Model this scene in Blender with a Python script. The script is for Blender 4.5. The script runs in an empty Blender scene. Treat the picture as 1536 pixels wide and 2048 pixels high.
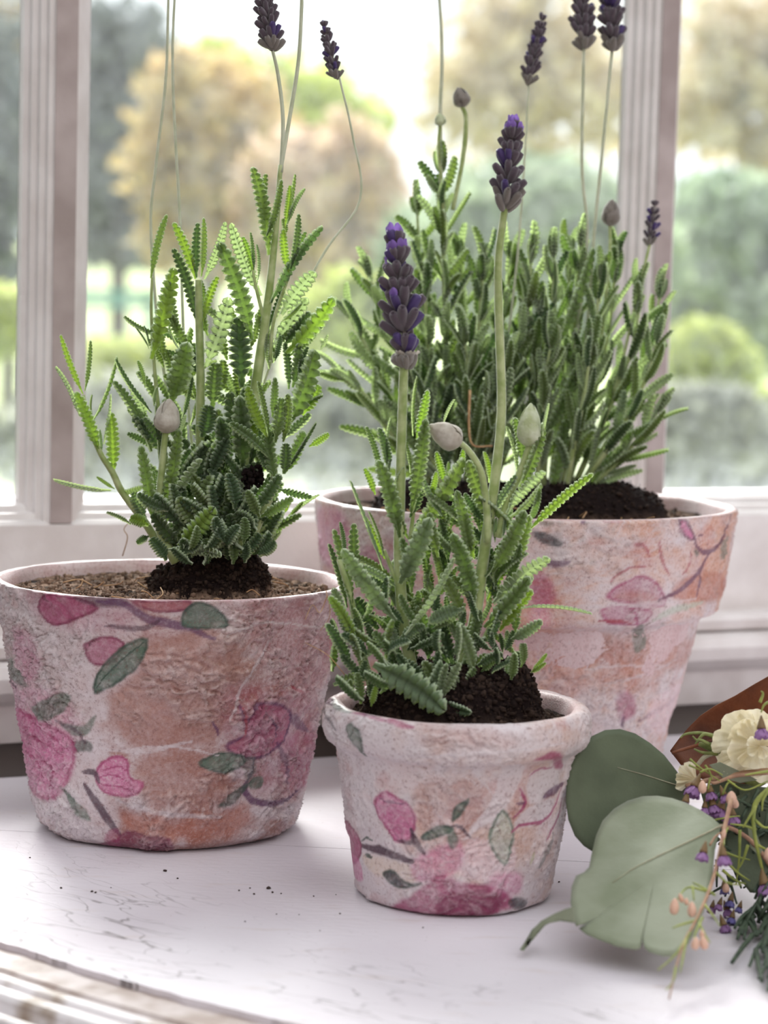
import bpy, bmesh, math, random
import numpy as np
from mathutils import Vector, Matrix

# ------------------------------------------------------------------ camera, sky, sun, exposure
SC = bpy.context.scene
COL = SC.collection
FPX, CAM_H, PITCH, ROLL = 4380.0, 0.235, 4.9, 1.5      # focal length in pixels of the 1536x2048 frame; table top is z = 0
_p, _r = math.radians(PITCH), math.radians(ROLL)
FWD = np.array([0, math.cos(_p), -math.sin(_p)])
_u0 = np.array([0, math.sin(_p), math.cos(_p)]); _r0 = np.array([1.0, 0, 0])
RT = _r0*math.cos(_r) + _u0*math.sin(_r)
UP = -_r0*math.sin(_r) + _u0*math.cos(_r)
CAM = np.array([0, 0, CAM_H])
cam_data = bpy.data.cameras.new('camera')
cam = bpy.data.objects.new('camera', cam_data); COL.objects.link(cam)
cam_data.sensor_fit = 'VERTICAL'; cam_data.sensor_height = 24.0; cam_data.lens = 24.0*FPX/2048
cam_data.clip_start = 0.02; cam_data.clip_end = 200
M = Matrix.Identity(4)
for k in range(3):
    M[k][0], M[k][1], M[k][2], M[k][3] = RT[k], UP[k], -FWD[k], CAM[k]
cam.matrix_world = M
cam_data.dof.use_dof = True
cam_data.dof.focus_distance = 0.955
cam_data.dof.aperture_fstop = 6.2
SC.camera = cam

world = bpy.data.worlds.new('overcast_sky'); SC.world = world
world.use_nodes = True
bg = world.node_tree.nodes['Background']
bg.inputs[0].default_value = (0.93, 0.97, 1.0, 1); bg.inputs[1].default_value = 1.08

sun_data = bpy.data.lights.new('veiled_sun', 'SUN'); sun_data.energy = 8.0; sun_data.angle = math.radians(34)
sun_data.color = (1.0, 0.98, 0.95)
sun = bpy.data.objects.new('veiled_sun', sun_data); COL.objects.link(sun)
sun.rotation_euler = Vector((0.10, -0.80, -0.62)).to_track_quat('-Z', 'Y').to_euler()   # daylight coming in through the window

SC.view_settings.view_transform = 'Standard'; SC.view_settings.look = 'None'
SC.view_settings.gamma = 1.0; SC.view_settings.use_curve_mapping = False
SC.view_settings.exposure = 0.58
SC.cycles.adaptive_threshold = .06; SC.cycles.max_bounces = 5; SC.cycles.diffuse_bounces = 3; SC.cycles.glossy_bounces = 2; SC.cycles.transparent_max_bounces = 8; SC.cycles.caustics_reflective = False; SC.cycles.caustics_refractive = False

RNG = random.Random(7)
def lin(r, g, b):
    f = lambda c: ((c/255+0.055)/1.055)**2.4 if c > 10 else c/255/12.92
    return (f(r), f(g), f(b), 1.0)

# ------------------------------------------------------------------ measuring helpers (photo pixel + real distance -> place)
def ray(x, y):
    d = RT*(x-768)/FPX - UP*(y-1024)/FPX + FWD
    return d/d[1]
def at(x, y, D): return CAM + ray(x, y)*D
def onz(x, y, z=0.0):
    d = ray(x, y); return CAM + d*((z-CAM_H)/d[2])

# ------------------------------------------------------------------ mesh helpers
def mesh_np(name, V, F, mat=None, smooth=True, mats=None, midx=None):
    me = bpy.data.meshes.new(name)
    V = np.asarray(V, dtype=np.float32)
    if isinstance(F, np.ndarray):
        n = F.shape[1]; nf = F.shape[0]
        me.vertices.add(len(V)); me.vertices.foreach_set('co', V.ravel())
        me.loops.add(nf*n); me.loops.foreach_set('vertex_index', F.astype(np.int32).ravel())
        me.polygons.add(nf)
        me.polygons.foreach_set('loop_start', np.arange(0, nf*n, n, dtype=np.int32))
        me.polygons.foreach_set('loop_total', np.full(nf, n, dtype=np.int32))
        me.update(calc_edges=True)
    else:
        me.from_pydata([tuple(map(float, v)) for v in V], [], [tuple(int(i) for i in f) for f in F]); me.update()
    if mats:
        for m in mats: me.materials.append(m)
        if midx is not None: me.polygons.foreach_set('material_index', np.asarray(midx, dtype=np.int32))
    elif mat: me.materials.append(mat)
    if smooth: me.polygons.foreach_set('use_smooth', [True]*len(me.polygons))
    me.validate(); me.update()
    return me
def fattr(me, name, vals):
    a = me.attributes.new(name, 'FLOAT', 'POINT'); a.data.foreach_set('value', np.asarray(vals, dtype=np.float32).ravel())
def cattr(me, name, rgb):
    a = me.color_attributes.new(name, 'FLOAT_COLOR', 'POINT')
    c = np.ones((len(rgb), 4), dtype=np.float32); c[:, :3] = rgb; a.data.foreach_set('color', c.ravel())
def obj(name, me, parent=None, loc=None):
    o = bpy.data.objects.new(name, me); COL.objects.link(o)
    if parent is not None: o.parent = parent
    if loc is not None: o.location = loc
    return o
def empty(name, loc=(0, 0, 0)):
    o = bpy.data.objects.new(name, None); COL.objects.link(o); o.location = loc; o.empty_display_size = 0.01
    return o
def tag(o, label=None, cat=None, group=None, kind=None):
    if label: o['label'] = label
    if cat: o['category'] = cat
    if group: o['group'] = group
    if kind: o['kind'] = kind
    return o
def smooth_path(P, n=6):
    P = [np.asarray(p, float) for p in P]
    if len(P) < 3:
        return [P[0] + (P[-1]-P[0])*i/n for i in range(n+1)]
    Q = [2*P[0]-P[1]] + P + [2*P[-1]-P[-2]]
    out = []
    for i in range(1, len(Q)-2):
        a, b, c, d = Q[i-1], Q[i], Q[i+1], Q[i+2]
        for k in range(n):
            t = k/n
            out.append(0.5*((2*b) + (c-a)*t + (2*a-5*b+4*c-d)*t*t + (3*b-a-3*c+d)*t**3))
    out.append(P[-1]); return out
def tube_vf(P, R, n=8, ridge=0.0, cap=True):
    P = [np.asarray(p, float) for p in P]; m = len(P)
    R = [R]*m if np.isscalar(R) else list(np.interp(np.linspace(0, 1, m), np.linspace(0, 1, len(R)), R))
    V, F = [], []
    nrm = None
    for i in range(m):
        t = P[min(i+1, m-1)]-P[max(i-1, 0)]; t = t/(np.linalg.norm(t)+1e-12)
        if nrm is None:
            a = np.array([0, -1.0, 0.0]) if abs(t[1]) < .9 else np.array([1.0, 0, 0]); nrm = np.cross(t, a)
        nrm = nrm - t*np.dot(nrm, t); nrm /= np.linalg.norm(nrm)+1e-12
        b = np.cross(t, nrm)
        for k in range(n):
            a = 2*math.pi*k/n; r = R[i]*(1+ridge*math.cos(4*a))
            V.append(P[i] + r*(math.cos(a)*nrm + math.sin(a)*b))
    for i in range(m-1):
        for k in range(n):
            F.append((i*n+k, i*n+(k+1) % n, (i+1)*n+(k+1) % n, (i+1)*n+k))
    if cap:
        F.append(tuple(range(n-1, -1, -1))); F.append(tuple((m-1)*n+k for k in range(n)))
    return V, F
def tube(name, P, R, mat, parent=None, n=8, ridge=0.0, sm=5):
    V, F = tube_vf(smooth_path(P, sm), R, n, ridge)
    return obj(name, mesh_np(name, V, F, mat), parent)
class MB:
    def __init__(s): s.V = []; s.F = []
    def add(s, V, F):
        o = len(s.V); s.V += [tuple(v) for v in V]; s.F += [tuple(i+o for i in f) for f in F]; return s
    def box(s, a, b):
        x0, y0, z0 = a; x1, y1, z1 = b
        return s.add([(x0,y0,z0),(x1,y0,z0),(x1,y1,z0),(x0,y1,z0),(x0,y0,z1),(x1,y0,z1),(x1,y1,z1),(x0,y1,z1)],
                     [(0,3,2,1),(4,5,6,7),(0,1,5,4),(1,2,6,5),(2,3,7,6),(3,0,4,7)])
    def build(s, name, mat, parent=None, smooth=False): return obj(name, mesh_np(name, s.V, s.F, mat, smooth), parent)

# numpy value noise
def _hash(i, j, k, s):
    h = (i*374761393 + j*668265263 + k*1442695041 + s*974634721) & 0xffffffff
    h = ((h ^ (h >> 13))*1274126177) & 0xffffffff
    return ((h ^ (h >> 16)) & 0xffff)/65535.0
def vnoise(P, s=0):
    P = np.asarray(P, float); I = np.floor(P).astype(np.int64); f = P-I; f = f*f*(3-2*f)
    r = 0
    for a in (0, 1):
        for b in (0, 1):
            for c in (0, 1):
                w = (f[:, 0] if a else 1-f[:, 0])*(f[:, 1] if b else 1-f[:, 1])*(f[:, 2] if c else 1-f[:, 2])
                r = r + w*_hash(I[:, 0]+a, I[:, 1]+b, I[:, 2]+c, s)
    return r
def fbm(P, o=4, s=0, g=.5):
    P = np.asarray(P, float); r = 0; a = 1; t = 0
    for k in range(o): r = r + a*vnoise(P*2**k, s+k*17); t += a; a *= g
    return r/t
def sstep(a, b, x):
    t = np.clip((x-a)/(b-a), 0, 1); return t*t*(3-2*t)

# ------------------------------------------------------------------ material helpers
def new_mat(name):
    m = bpy.data.materials.new(name); m.use_nodes = True
    nt = m.node_tree; P = nt.nodes['Principled BSDF']
    return m, nt, P
def N(nt, typ, **kw):
    n = nt.nodes.new(typ)
    for k, v in kw.items():
        if k == 'inp':
            for a, b in v.items(): n.inputs[a].default_value = b
        else: setattr(n, k, v)
    return n
def coords(nt): return N(nt, 'ShaderNodeTexCoord').outputs['Object']
def noise(nt, scale, detail=4, vec=None, rough=.55, dist=0.0):
    n = N(nt, 'ShaderNodeTexNoise', inp={'Scale': scale, 'Detail': detail, 'Roughness': rough, 'Distortion': dist})
    nt.links.new(vec if vec is not None else coords(nt), n.inputs['Vector']); return n.outputs['Fac']
def mixc(nt, fac, a, b):
    n = N(nt, 'ShaderNodeMix', data_type='RGBA')
    for sock, v in ((n.inputs[0], fac), (n.inputs[6], a), (n.inputs[7], b)):
        if isinstance(v, (int, float, tuple)): sock.default_value = v
        else: nt.links.new(v, sock)
    return n.outputs[2]
def ramp(nt, fac, stops):
    n = N(nt, 'ShaderNodeValToRGB'); e = n.color_ramp.elements
    while len(e) < len(stops): e.new(0.5)
    for x, (p, c) in zip(e, stops): x.position = p; x.color = c if len(c) == 4 else (*c, 1)
    nt.links.new(fac, n.inputs[0]); return n.outputs['Color']
def bump(nt, P, h, strength, dist=.001):
    b = N(nt, 'ShaderNodeBump', inp={'Strength': strength, 'Distance': dist}); nt.links.new(h, b.inputs['Height']); nt.links.new(b.outputs[0], P.inputs['Normal']); return b
def PM(name, c1, c2=None, scale=200, rough=.6, bmp=0.0, bscale=None, trans=0.0, sheen=0.0, spec=.5, bdist=.0006, lo=.35, hi=.65, coat=0.0):
    m, nt, P = new_mat(name)
    c2 = c2 or c1
    f = noise(nt, scale, 2.5)
    c = ramp(nt, f, [(lo, c1), (hi, c2)])
    nt.links.new(c, P.inputs['Base Color']); P.inputs['Roughness'].default_value = rough
    P.inputs['Specular IOR Level'].default_value = spec
    if sheen: P.inputs['Sheen Weight'].default_value = sheen; P.inputs['Sheen Roughness'].default_value = .4
    if coat: P.inputs['Coat Weight'].default_value = coat; P.inputs['Coat Roughness'].default_value = .2
    if bmp: bump(nt, P, noise(nt, bscale or scale*2, 2), bmp, bdist)
    if trans:
        out = nt.nodes['Material Output']; t = N(nt, 'ShaderNodeBsdfTranslucent'); nt.links.new(c, t.inputs[0])
        mx = N(nt, 'ShaderNodeMixShader', inp={0: trans}); nt.links.new(P.outputs[0], mx.inputs[1]); nt.links.new(t.outputs[0], mx.inputs[2]); nt.links.new(mx.outputs[0], out.inputs[0])
    return m
# ================================================================== the room: window, sill, wall, floor, ceiling
WO = np.array([-0.0286, 1.1726]); WANG = math.radians(24.7)        # table back edge against the window wall
WE = np.array([math.cos(WANG), math.sin(WANG)]); WM = np.array([-math.sin(WANG), math.cos(WANG)])
def win(s, d, z):                                                    # along the window, outward from the table edge, up
    p = WO + s*WE + d*WM; return np.array([p[0], p[1], z])
def win_hit(x, y, d):                                                # where a sight line meets the plane parallel to the window
    r = ray(x, y); a = WO + d*WM
    t = np.dot(a, WM)/np.dot(r[:2], WM); p = CAM + r*t
    return float(np.dot(p[:2]-WO, WE)), float(p[2])
M_PAINT = PM('old_white_window_paint', lin(235, 229, 228), lin(220, 212, 210), 35, .42, .25, 260, bdist=.0008)
M_WALL = PM('taupe_wall_plaster', lin(150, 144, 142), lin(140, 134, 132), 12, .85, .15, 90)
M_FLOOR = PM('dark_oak_floor', lin(112, 96, 84), lin(84, 70, 60), 9, .5)

M_BARFACE = PM('backlit_shade_bar_paint', lin(184, 170, 168), lin(158, 143, 140), 30, .5, .25, 260, bdist=.0008)  # window paint darkened: backlit shade of the bar faces put into the colour
def extrude_profile(name, prof, s0, s1, mat, parent):
    V = [win(s0, d, z) for d, z in prof] + [win(s1, d, z) for d, z in prof]; n = len(prof)
    F = [(i, (i+1) % n, n+(i+1) % n, n+i) for i in range(n)] + [tuple(range(n-1, -1, -1)), tuple(range(n, 2*n))]
    return obj(name, mesh_np(name, V, F, mat, False), parent)

D_RAIL, D_GLASS = 0.050, 0.074
S1 = win_hit(128, 600, D_RAIL)[0]; S2 = win_hit(1330, 400, D_RAIL)[0]; PITCHW = S2-S1
SBARS = [S1-PITCHW, S1, S2, S2+PITCHW]
S_L, S_R = SBARS[0]-PITCHW, SBARS[3]+PITCHW
Z_TOP = 1.45
z_glass = win_hit(1480, 985, D_GLASS)[1]          # glass meets the bottom rail
z_rail = win_hit(1480, 1030, D_RAIL)[1]           # top arris of the rail's room face
z_railb = win_hit(1480, 1228, D_RAIL)[1]          # rail bottom, sits on the sill moulding
window = empty('window_1', win(0, D_RAIL, z_railb)); tag(window, 'white painted window with reeded glazing bars behind the pots', kind='structure')
def wchild(o):
    o.parent = window; o.matrix_parent_inverse = Matrix.Translation(-Vector(window.location)); return o
def wprof(name, prof, s0, s1, mat=M_PAINT): return wchild(extrude_profile(name, prof, s0, s1, mat, None))
# bottom rail with stepped glazing moulding on its top edge
h = z_glass-z_rail
wprof('bottom_rail', [(D_RAIL, z_railb), (D_RAIL, z_rail), (D_RAIL+.003, z_rail+.002), (D_RAIL+.008, z_rail+.0025), (D_RAIL+.009, z_rail+.3*h+.002),
      (D_RAIL+.014, z_rail+.55*h), (D_RAIL+.0155, z_rail+.8*h), (D_GLASS-.002, z_glass), (D_GLASS+.03, z_glass), (D_GLASS+.03, z_railb)], S_L, S_R)
wprof('top_rail', [(D_RAIL, Z_TOP), (D_RAIL, Z_TOP+.07), (D_GLASS+.03, Z_TOP+.07), (D_GLASS+.03, Z_TOP-.01), (D_GLASS-.002, Z_TOP-.01)], S_L, S_R)
# glazing bars: flat narrow room face, reeded splayed cheeks
HB = []
for w, d in [(.0060, 0), (.0066, .0015), (.0086, .0022), (.0092, .0060), (.0118, .0072), (.0124, .0112), (.0150, .0125), (.0156, .0165), (.0182, .0180), (.0190, .0230)]: HB.append((w, d))
for i, s in enumerate(SBARS + [S_L+.01, S_R-.01]):
    prof = [(-w, d) for w, d in reversed(HB)] + HB + [(.012, .034), (-.012, .034)]
    z0, z1 = z_rail+.001, Z_TOP+.01
    V = [win(s+a, D_RAIL+.001+b, z0) for a, b in prof] + [win(s+a, D_RAIL+.001+b, z1) for a, b in prof]; n = len(prof)
    F = [(k, n+k, n+(k+1) % n, (k+1) % n) for k in range(n)] + [tuple(range(n)), tuple(range(2*n-1, n-1, -1))]
    gb = wchild(obj('glazing_bar', mesh_np('glazing_bar', V, F, M_PAINT, False)))
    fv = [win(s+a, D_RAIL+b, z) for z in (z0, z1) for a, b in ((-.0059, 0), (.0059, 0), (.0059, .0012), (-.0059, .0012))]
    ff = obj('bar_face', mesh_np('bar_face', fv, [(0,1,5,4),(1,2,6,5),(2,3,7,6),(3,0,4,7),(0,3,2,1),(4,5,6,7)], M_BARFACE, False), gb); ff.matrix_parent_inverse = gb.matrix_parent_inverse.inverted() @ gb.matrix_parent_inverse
# glass: dust plus painted-in haze, and the sill's pale reflection low down
mg, nt, P = new_mat('old_dusty_hazed_glass')
out = nt.nodes['Material Output']
tr = N(nt, 'ShaderNodeBsdfTransparent', inp={0: (.97, .985, .98, 1)}); gl = N(nt, 'ShaderNodeBsdfGlossy', inp={1: .03})
fr = N(nt, 'ShaderNodeFresnel', inp={0: 1.35}); m1 = N(nt, 'ShaderNodeMixShader'); nt.links.new(fr.outputs[0], m1.inputs[0]); nt.links.new(tr.outputs[0], m1.inputs[1]); nt.links.new(gl.outputs[0], m1.inputs[2])
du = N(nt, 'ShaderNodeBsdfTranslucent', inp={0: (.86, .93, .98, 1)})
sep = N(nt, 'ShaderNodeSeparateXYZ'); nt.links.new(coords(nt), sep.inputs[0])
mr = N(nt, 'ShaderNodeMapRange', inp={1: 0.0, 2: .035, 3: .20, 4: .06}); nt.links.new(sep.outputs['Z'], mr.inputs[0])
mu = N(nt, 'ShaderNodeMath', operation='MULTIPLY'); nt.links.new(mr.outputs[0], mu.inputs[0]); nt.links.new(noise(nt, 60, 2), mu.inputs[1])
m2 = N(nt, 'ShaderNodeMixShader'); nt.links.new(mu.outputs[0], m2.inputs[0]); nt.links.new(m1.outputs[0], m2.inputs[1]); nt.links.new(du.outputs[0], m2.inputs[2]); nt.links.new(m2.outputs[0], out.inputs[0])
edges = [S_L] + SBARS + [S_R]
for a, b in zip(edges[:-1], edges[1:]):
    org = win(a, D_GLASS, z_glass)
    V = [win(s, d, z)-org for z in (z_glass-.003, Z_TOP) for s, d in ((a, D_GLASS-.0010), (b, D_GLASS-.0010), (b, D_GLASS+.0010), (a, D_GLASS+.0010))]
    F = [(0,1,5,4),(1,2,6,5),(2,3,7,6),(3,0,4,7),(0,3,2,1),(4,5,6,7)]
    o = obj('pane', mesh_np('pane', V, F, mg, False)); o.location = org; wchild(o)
# sill mouldings below the sash
def zz(y, d, x=1480): return win_hit(x, y, d)[1]
sill = extrude_profile('trim_1', [(D_RAIL+.03, zz(1228, .030)), (.030, zz(1228, .030)), (.028, zz(1240, .028)), (.030, zz(1256, .030)), (.034, zz(1262, .034)), (.026, zz(1266, .026)),
      (.020, zz(1275, .020)), (.0175, zz(1295, .0175)), (.019, zz(1318, .019)), (.024, zz(1332, .024)), (.029, zz(1340, .029)), (.030, zz(1372, .030)), (.031, zz(1403, .031)), (.060, zz(1403, .060)), (D_RAIL+.05, zz(1403, .06))], S_L-.3, S_R+.3, M_PAINT, None)
tag(sill, 'white rounded window sill moulding behind the table', kind='structure')
zA = zz(1403, .045)
# wall round the window (one mesh: below, above, both sides)
w = MB()
def wbox(s0, s1, z0, z1, d0=.046, d1=.26):
    V = [win(s, d, z) for z in (z0, z1) for s, d in ((s0, d0), (s1, d0), (s1, d1), (s0, d1))]
    w.add(V, [(0,3,2,1),(4,5,6,7),(0,1,5,4),(1,2,6,5),(2,3,7,6),(3,0,4,7)])
wbox(-3, 3, -.75, zA+.001); wbox(-3, S_L, zA, 2.1); wbox(S_R, 3, zA, 2.1); wbox(S_L, S_R, Z_TOP+.06, 2.1); wbox(S_L, S_R, zA, z_railb-.001, D_RAIL+.02)
wall = w.build('wall_back', M_WALL); tag(wall, 'taupe plaster wall carrying the window', kind='structure')
b = MB(); b.box((-5, -5, -.80), (5, 2.9, -.75)); floor = b.build('floor', M_FLOOR); tag(floor, 'dark oak boarded floor below the table', kind='structure')
b = MB(); V = [win(s, d, z) for z in (-.75, 2.1) for s, d in ((-3.1, -3.1), (3.1, -3.1), (3.1, -3.0), (-3.1, -3.0))]
b.add(V, [(0,3,2,1),(4,5,6,7),(0,1,5,4),(1,2,6,5),(2,3,7,6),(3,0,4,7)]); tag(b.build('light_block_wall_front', M_WALL), 'unseen taupe wall added behind the camera to cut fill light', kind='structure')  # wall added out of view to hold back frontal sky light
for nm, s0, lb in (('light_block_wall_left', -3.0, 'unseen taupe wall added on the left to cut fill light'), ('light_block_wall_right', 2.9, 'unseen taupe wall added on the right to cut fill light')):  # side walls added out of view to weaken the fill light
    b = MB(); V = [win(s, d, z) for z in (-.75, 2.1) for s, d in ((s0, -3.0), (s0+.1, -3.0), (s0+.1, .05), (s0, .05))]
    b.add(V, [(0,3,2,1),(4,5,6,7),(0,1,5,4),(1,2,6,5),(2,3,7,6),(3,0,4,7)]); tag(b.build(nm, M_WALL), lb, kind='structure')

# ================================================================== half-round painted table
TR = 0.762
_arc = onz(250, 1968)[:2]
TC = WO + WE*float(np.dot(_arc + TR*np.array([.61, .79]) - WO, WE))
TR = float(np.linalg.norm(_arc-TC))
A0 = math.atan2(WE[1], WE[0])
mt, nt, P = new_mat('crackled_white_table_paint')
co = coords(nt)
mp = N(nt, 'ShaderNodeMapping', inp={'Rotation': (0, 0, -0.22), 'Scale': (1, 3.2, 1)}); nt.links.new(co, mp.inputs[0])
big = noise(nt, 9, 2, co); fine = noise(nt, 420, 2, co)
c = ramp(nt, big, [(.3, lin(216, 207, 214)), (.7, lin(232, 226, 232))])
c = mixc(nt, ramp(nt, noise(nt, 30, 4, mp.outputs[0]), [(.60, (0,0,0)), (.78, (.55,.55,.55))]), c, lin(206, 190, 184))
# crack field runs along the curved rim
sb = N(nt, 'ShaderNodeVectorMath', operation='SUBTRACT', inp={1: (float(TC[0]), float(TC[1]), 0)}); nt.links.new(co, sb.inputs[0])
sx = N(nt, 'ShaderNodeSeparateXYZ'); nt.links.new(sb.outputs[0], sx.inputs[0])
an = N(nt, 'ShaderNodeMath', operation='ARCTAN2'); nt.links.new(sx.outputs['Y'], an.inputs[0]); nt.links.new(sx.outputs['X'], an.inputs[1])
le = N(nt, 'ShaderNodeVectorMath', operation='LENGTH'); nt.links.new(sb.outputs[0], le.inputs[0])
cm = N(nt, 'ShaderNodeCombineXYZ'); nt.links.new(an.outputs[0], cm.inputs['X']); nt.links.new(le.outputs['Value'], cm.inputs['Y'])
pm_ = N(nt, 'ShaderNodeMapping', inp={'Scale': (.62, 3.4, 1)}); nt.links.new(cm.outputs[0], pm_.inputs[0])
vo = N(nt, 'ShaderNodeTexVoronoi', feature='DISTANCE_TO_EDGE', inp={'Scale': 26}); 
dv = N(nt, 'ShaderNodeTexNoise', inp={'Scale': 14, 'Detail': 3.5}); nt.links.new(pm_.outputs[0], dv.inputs['Vector'])
av = N(nt, 'ShaderNodeVectorMath', operation='MULTIPLY_ADD', inp={1: (.10, .16, 0)}); nt.links.new(dv.outputs['Color'], av.inputs[0]); nt.links.new(pm_.outputs[0], av.inputs[2]); nt.links.new(av.outputs[0], vo.inputs['Vector'])
crk = ramp(nt, vo.outputs['Distance'], [(.0, (1,1,1)), (.026, (0,0,0))])
# cracks get strong towards the curved front rim, where the paint is worn
ln = N(nt, 'ShaderNodeVectorMath', operation='DISTANCE', inp={1: (float(TC[0]), float(TC[1]), 0)}); nt.links.new(co, ln.inputs[0])
wr = N(nt, 'ShaderNodeMapRange', inp={1: TR-.125, 2: TR-.025, 3: .0, 4: 1}); nt.links.new(ln.outputs['Value'], wr.inputs[0])
msk = ramp(nt, noise(nt, 14, 3, co), [(.42, (0,0,0)), (.60, (1,1,1))])
m_a = N(nt, 'ShaderNodeMath', operation='MULTIPLY'); nt.links.new(crk, m_a.inputs[0]); nt.links.new(msk, m_a.inputs[1])
m_b = N(nt, 'ShaderNodeMath', operation='MULTIPLY'); nt.links.new(m_a.outputs[0], m_b.inputs[0]); nt.links.new(wr.outputs[0], m_b.inputs[1])
c = mixc(nt, m_b.outputs[0], c, lin(66, 54, 50))
spk = ramp(nt, fine, [(.70, (0,0,0)), (.76, (.5,.5,.5))]); c = mixc(nt, spk, c, lin(150, 132, 128))
nt.links.new(c, P.inputs['Base Color']); P.inputs['Roughness'].default_value = .55
hb = N(nt, 'ShaderNodeMath', operation='SUBTRACT'); nt.links.new(noise(nt, 120, 3, mp.outputs[0]), hb.inputs[0]); nt.links.new(m_b.outputs[0], hb.inputs[1])
bump(nt, P, hb.outputs[0], .35, .0008)
M_TABLE = mt
M_BARE = PM('worn_grey_brown_rim_paint', lin(196, 184, 182), lin(158, 140, 132), 60, .5, .4, 240, lo=.4, hi=.62)
M_MOULD = PM('worn_white_moulding_paint', lin(222, 216, 218), lin(150, 130, 112), 48, .45, .4, 200, lo=.52, hi=.70)
table = empty('half_round_table', (float(TC[0]), float(TC[1]), -.75))
tag(table, 'old half-round white painted table with crackled paint and reeded rim under the pots', 'table')
def tchild(o): o.parent = table; o.matrix_parent_inverse = Matrix.Translation(-Vector(table.location)); return o
def arc_pt(r, a): return TC + r*np.array([math.cos(A0-a), math.sin(A0-a)])     # a: 0..pi sweeps the room side
# painted boards: joint line parallel to the sight of the crack, paint stops raggedly short of the rim
NA = 720
def rim_r(a): 
    q = np.array([[a*40, 3.3, .5]]); q2 = np.array([[a*190, 1.3, 7.5]])
    return TR - .0005 - .0035*float(fbm(q, 3, 5)[0]) - .0018*float(vnoise(q2, 8)[0])
J1, J2 = onz(20, 1662)[:2], onz(650, 1696)[:2]
JD = (J2-J1)/np.linalg.norm(J2-J1); JN = np.array([-JD[1], JD[0]])
rim = [arc_pt(rim_r(math.pi*k/NA), math.pi*k/NA) for k in range(NA+1)]
def clip(poly, sgn, gap):
    out = []
    f = lambda p: sgn*(float(np.dot(p-J1, JN)) - sgn*gap - .0006*math.sin(float(np.dot(p-J1, JD))*90))
    for i in range(len(poly)):
        a, b2 = poly[i], poly[(i+1) % len(poly)]; fa, fb = f(a), f(b2)
        if fa >= 0: out.append(a)
        if fa*fb < 0: out.append(a+(b2-a)*fa/(fa-fb))
    return out
poly = rim
for sgn in (1, -1):
    pl = clip(poly, sgn, .00035); n = len(pl)
    V = [(p[0], p[1], 0) for p in pl] + [(p[0], p[1], -.012) for p in pl]
    F = [tuple(range(n))[::-1], tuple(range(n, 2*n))] + [(i, (i+1) % n, n+(i+1) % n, n+i) for i in range(n)]
    me = mesh_np('top_board', V, F, M_TABLE, False)
    bm = bmesh.new(); bm.from_mesh(me); bmesh.ops.recalc_face_normals(bm, faces=bm.faces); bm.to_mesh(me); bm.free()
    tchild(obj('top_board', me))
def ring(name, prof, mat, na=200):
    V, F = [], []; n = len(prof)
    for k in range(na+1):
        for r, z in prof:
            p = arc_pt(r, math.pi*k/na); V.append((p[0], p[1], z))
    for k in range(na):
        for i in range(n):
            F.append((k*n+i, k*n+(i+1) % n, (k+1)*n+(i+1) % n, (k+1)*n+i))
    F.append(tuple(range(n))); F.append(tuple(na*n+i for i in range(n-1, -1, -1)))
    tchild(obj(name, mesh_np(name, V, F, mat, False)))
ring('worn_rim_band', [(TR-.03, -.0022), (TR+.012, -.0026), (TR+.0135, -.004), (TR+.0135, -.012), (TR-.03, -.012)], M_BARE)
def bead(r, z, w, n=7): return [(r+w*math.sin(math.pi*.5*t/n*2-math.pi/2)*.5+w*.5, z+w*.45*math.cos(math.pi*(t/n)-math.pi/2)) for t in range(n+1)]
ring('edge_moulding', [(TR+.010, -.012)] + bead(TR+.0137, -.0058, .007) + bead(TR+.0215, -.0072, .009) + [(TR+.0315, -.010)] + bead(TR+.032, -.0112, .006) + [(TR+.039, -.02), (TR+.036, -.032), (TR+.010, -.032)], M_MOULD)
ring('underside', [(TR-.72, -.0121), (TR+.0, -.0121), (TR+.0, -.032), (TR-.72, -.032)], M_BARE, 60)
ring('apron', [(TR-.07, -.032), (TR-.05, -.032), (TR-.05, -.12), (TR-.07, -.12)], M_MOULD, 90)
for a in (.25, 1.1, 2.04, 2.9):
    p = arc_pt(TR-.06, a)
    V, F = tube_vf([(p[0], p[1], z) for z in (-.12, -.2, -.22, -.4, -.7, -.75)], [.024, .024, .018, .02, .012, .014], 12)
    tchild(obj('leg', mesh_np('leg', V, F, M_MOULD)))
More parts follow.
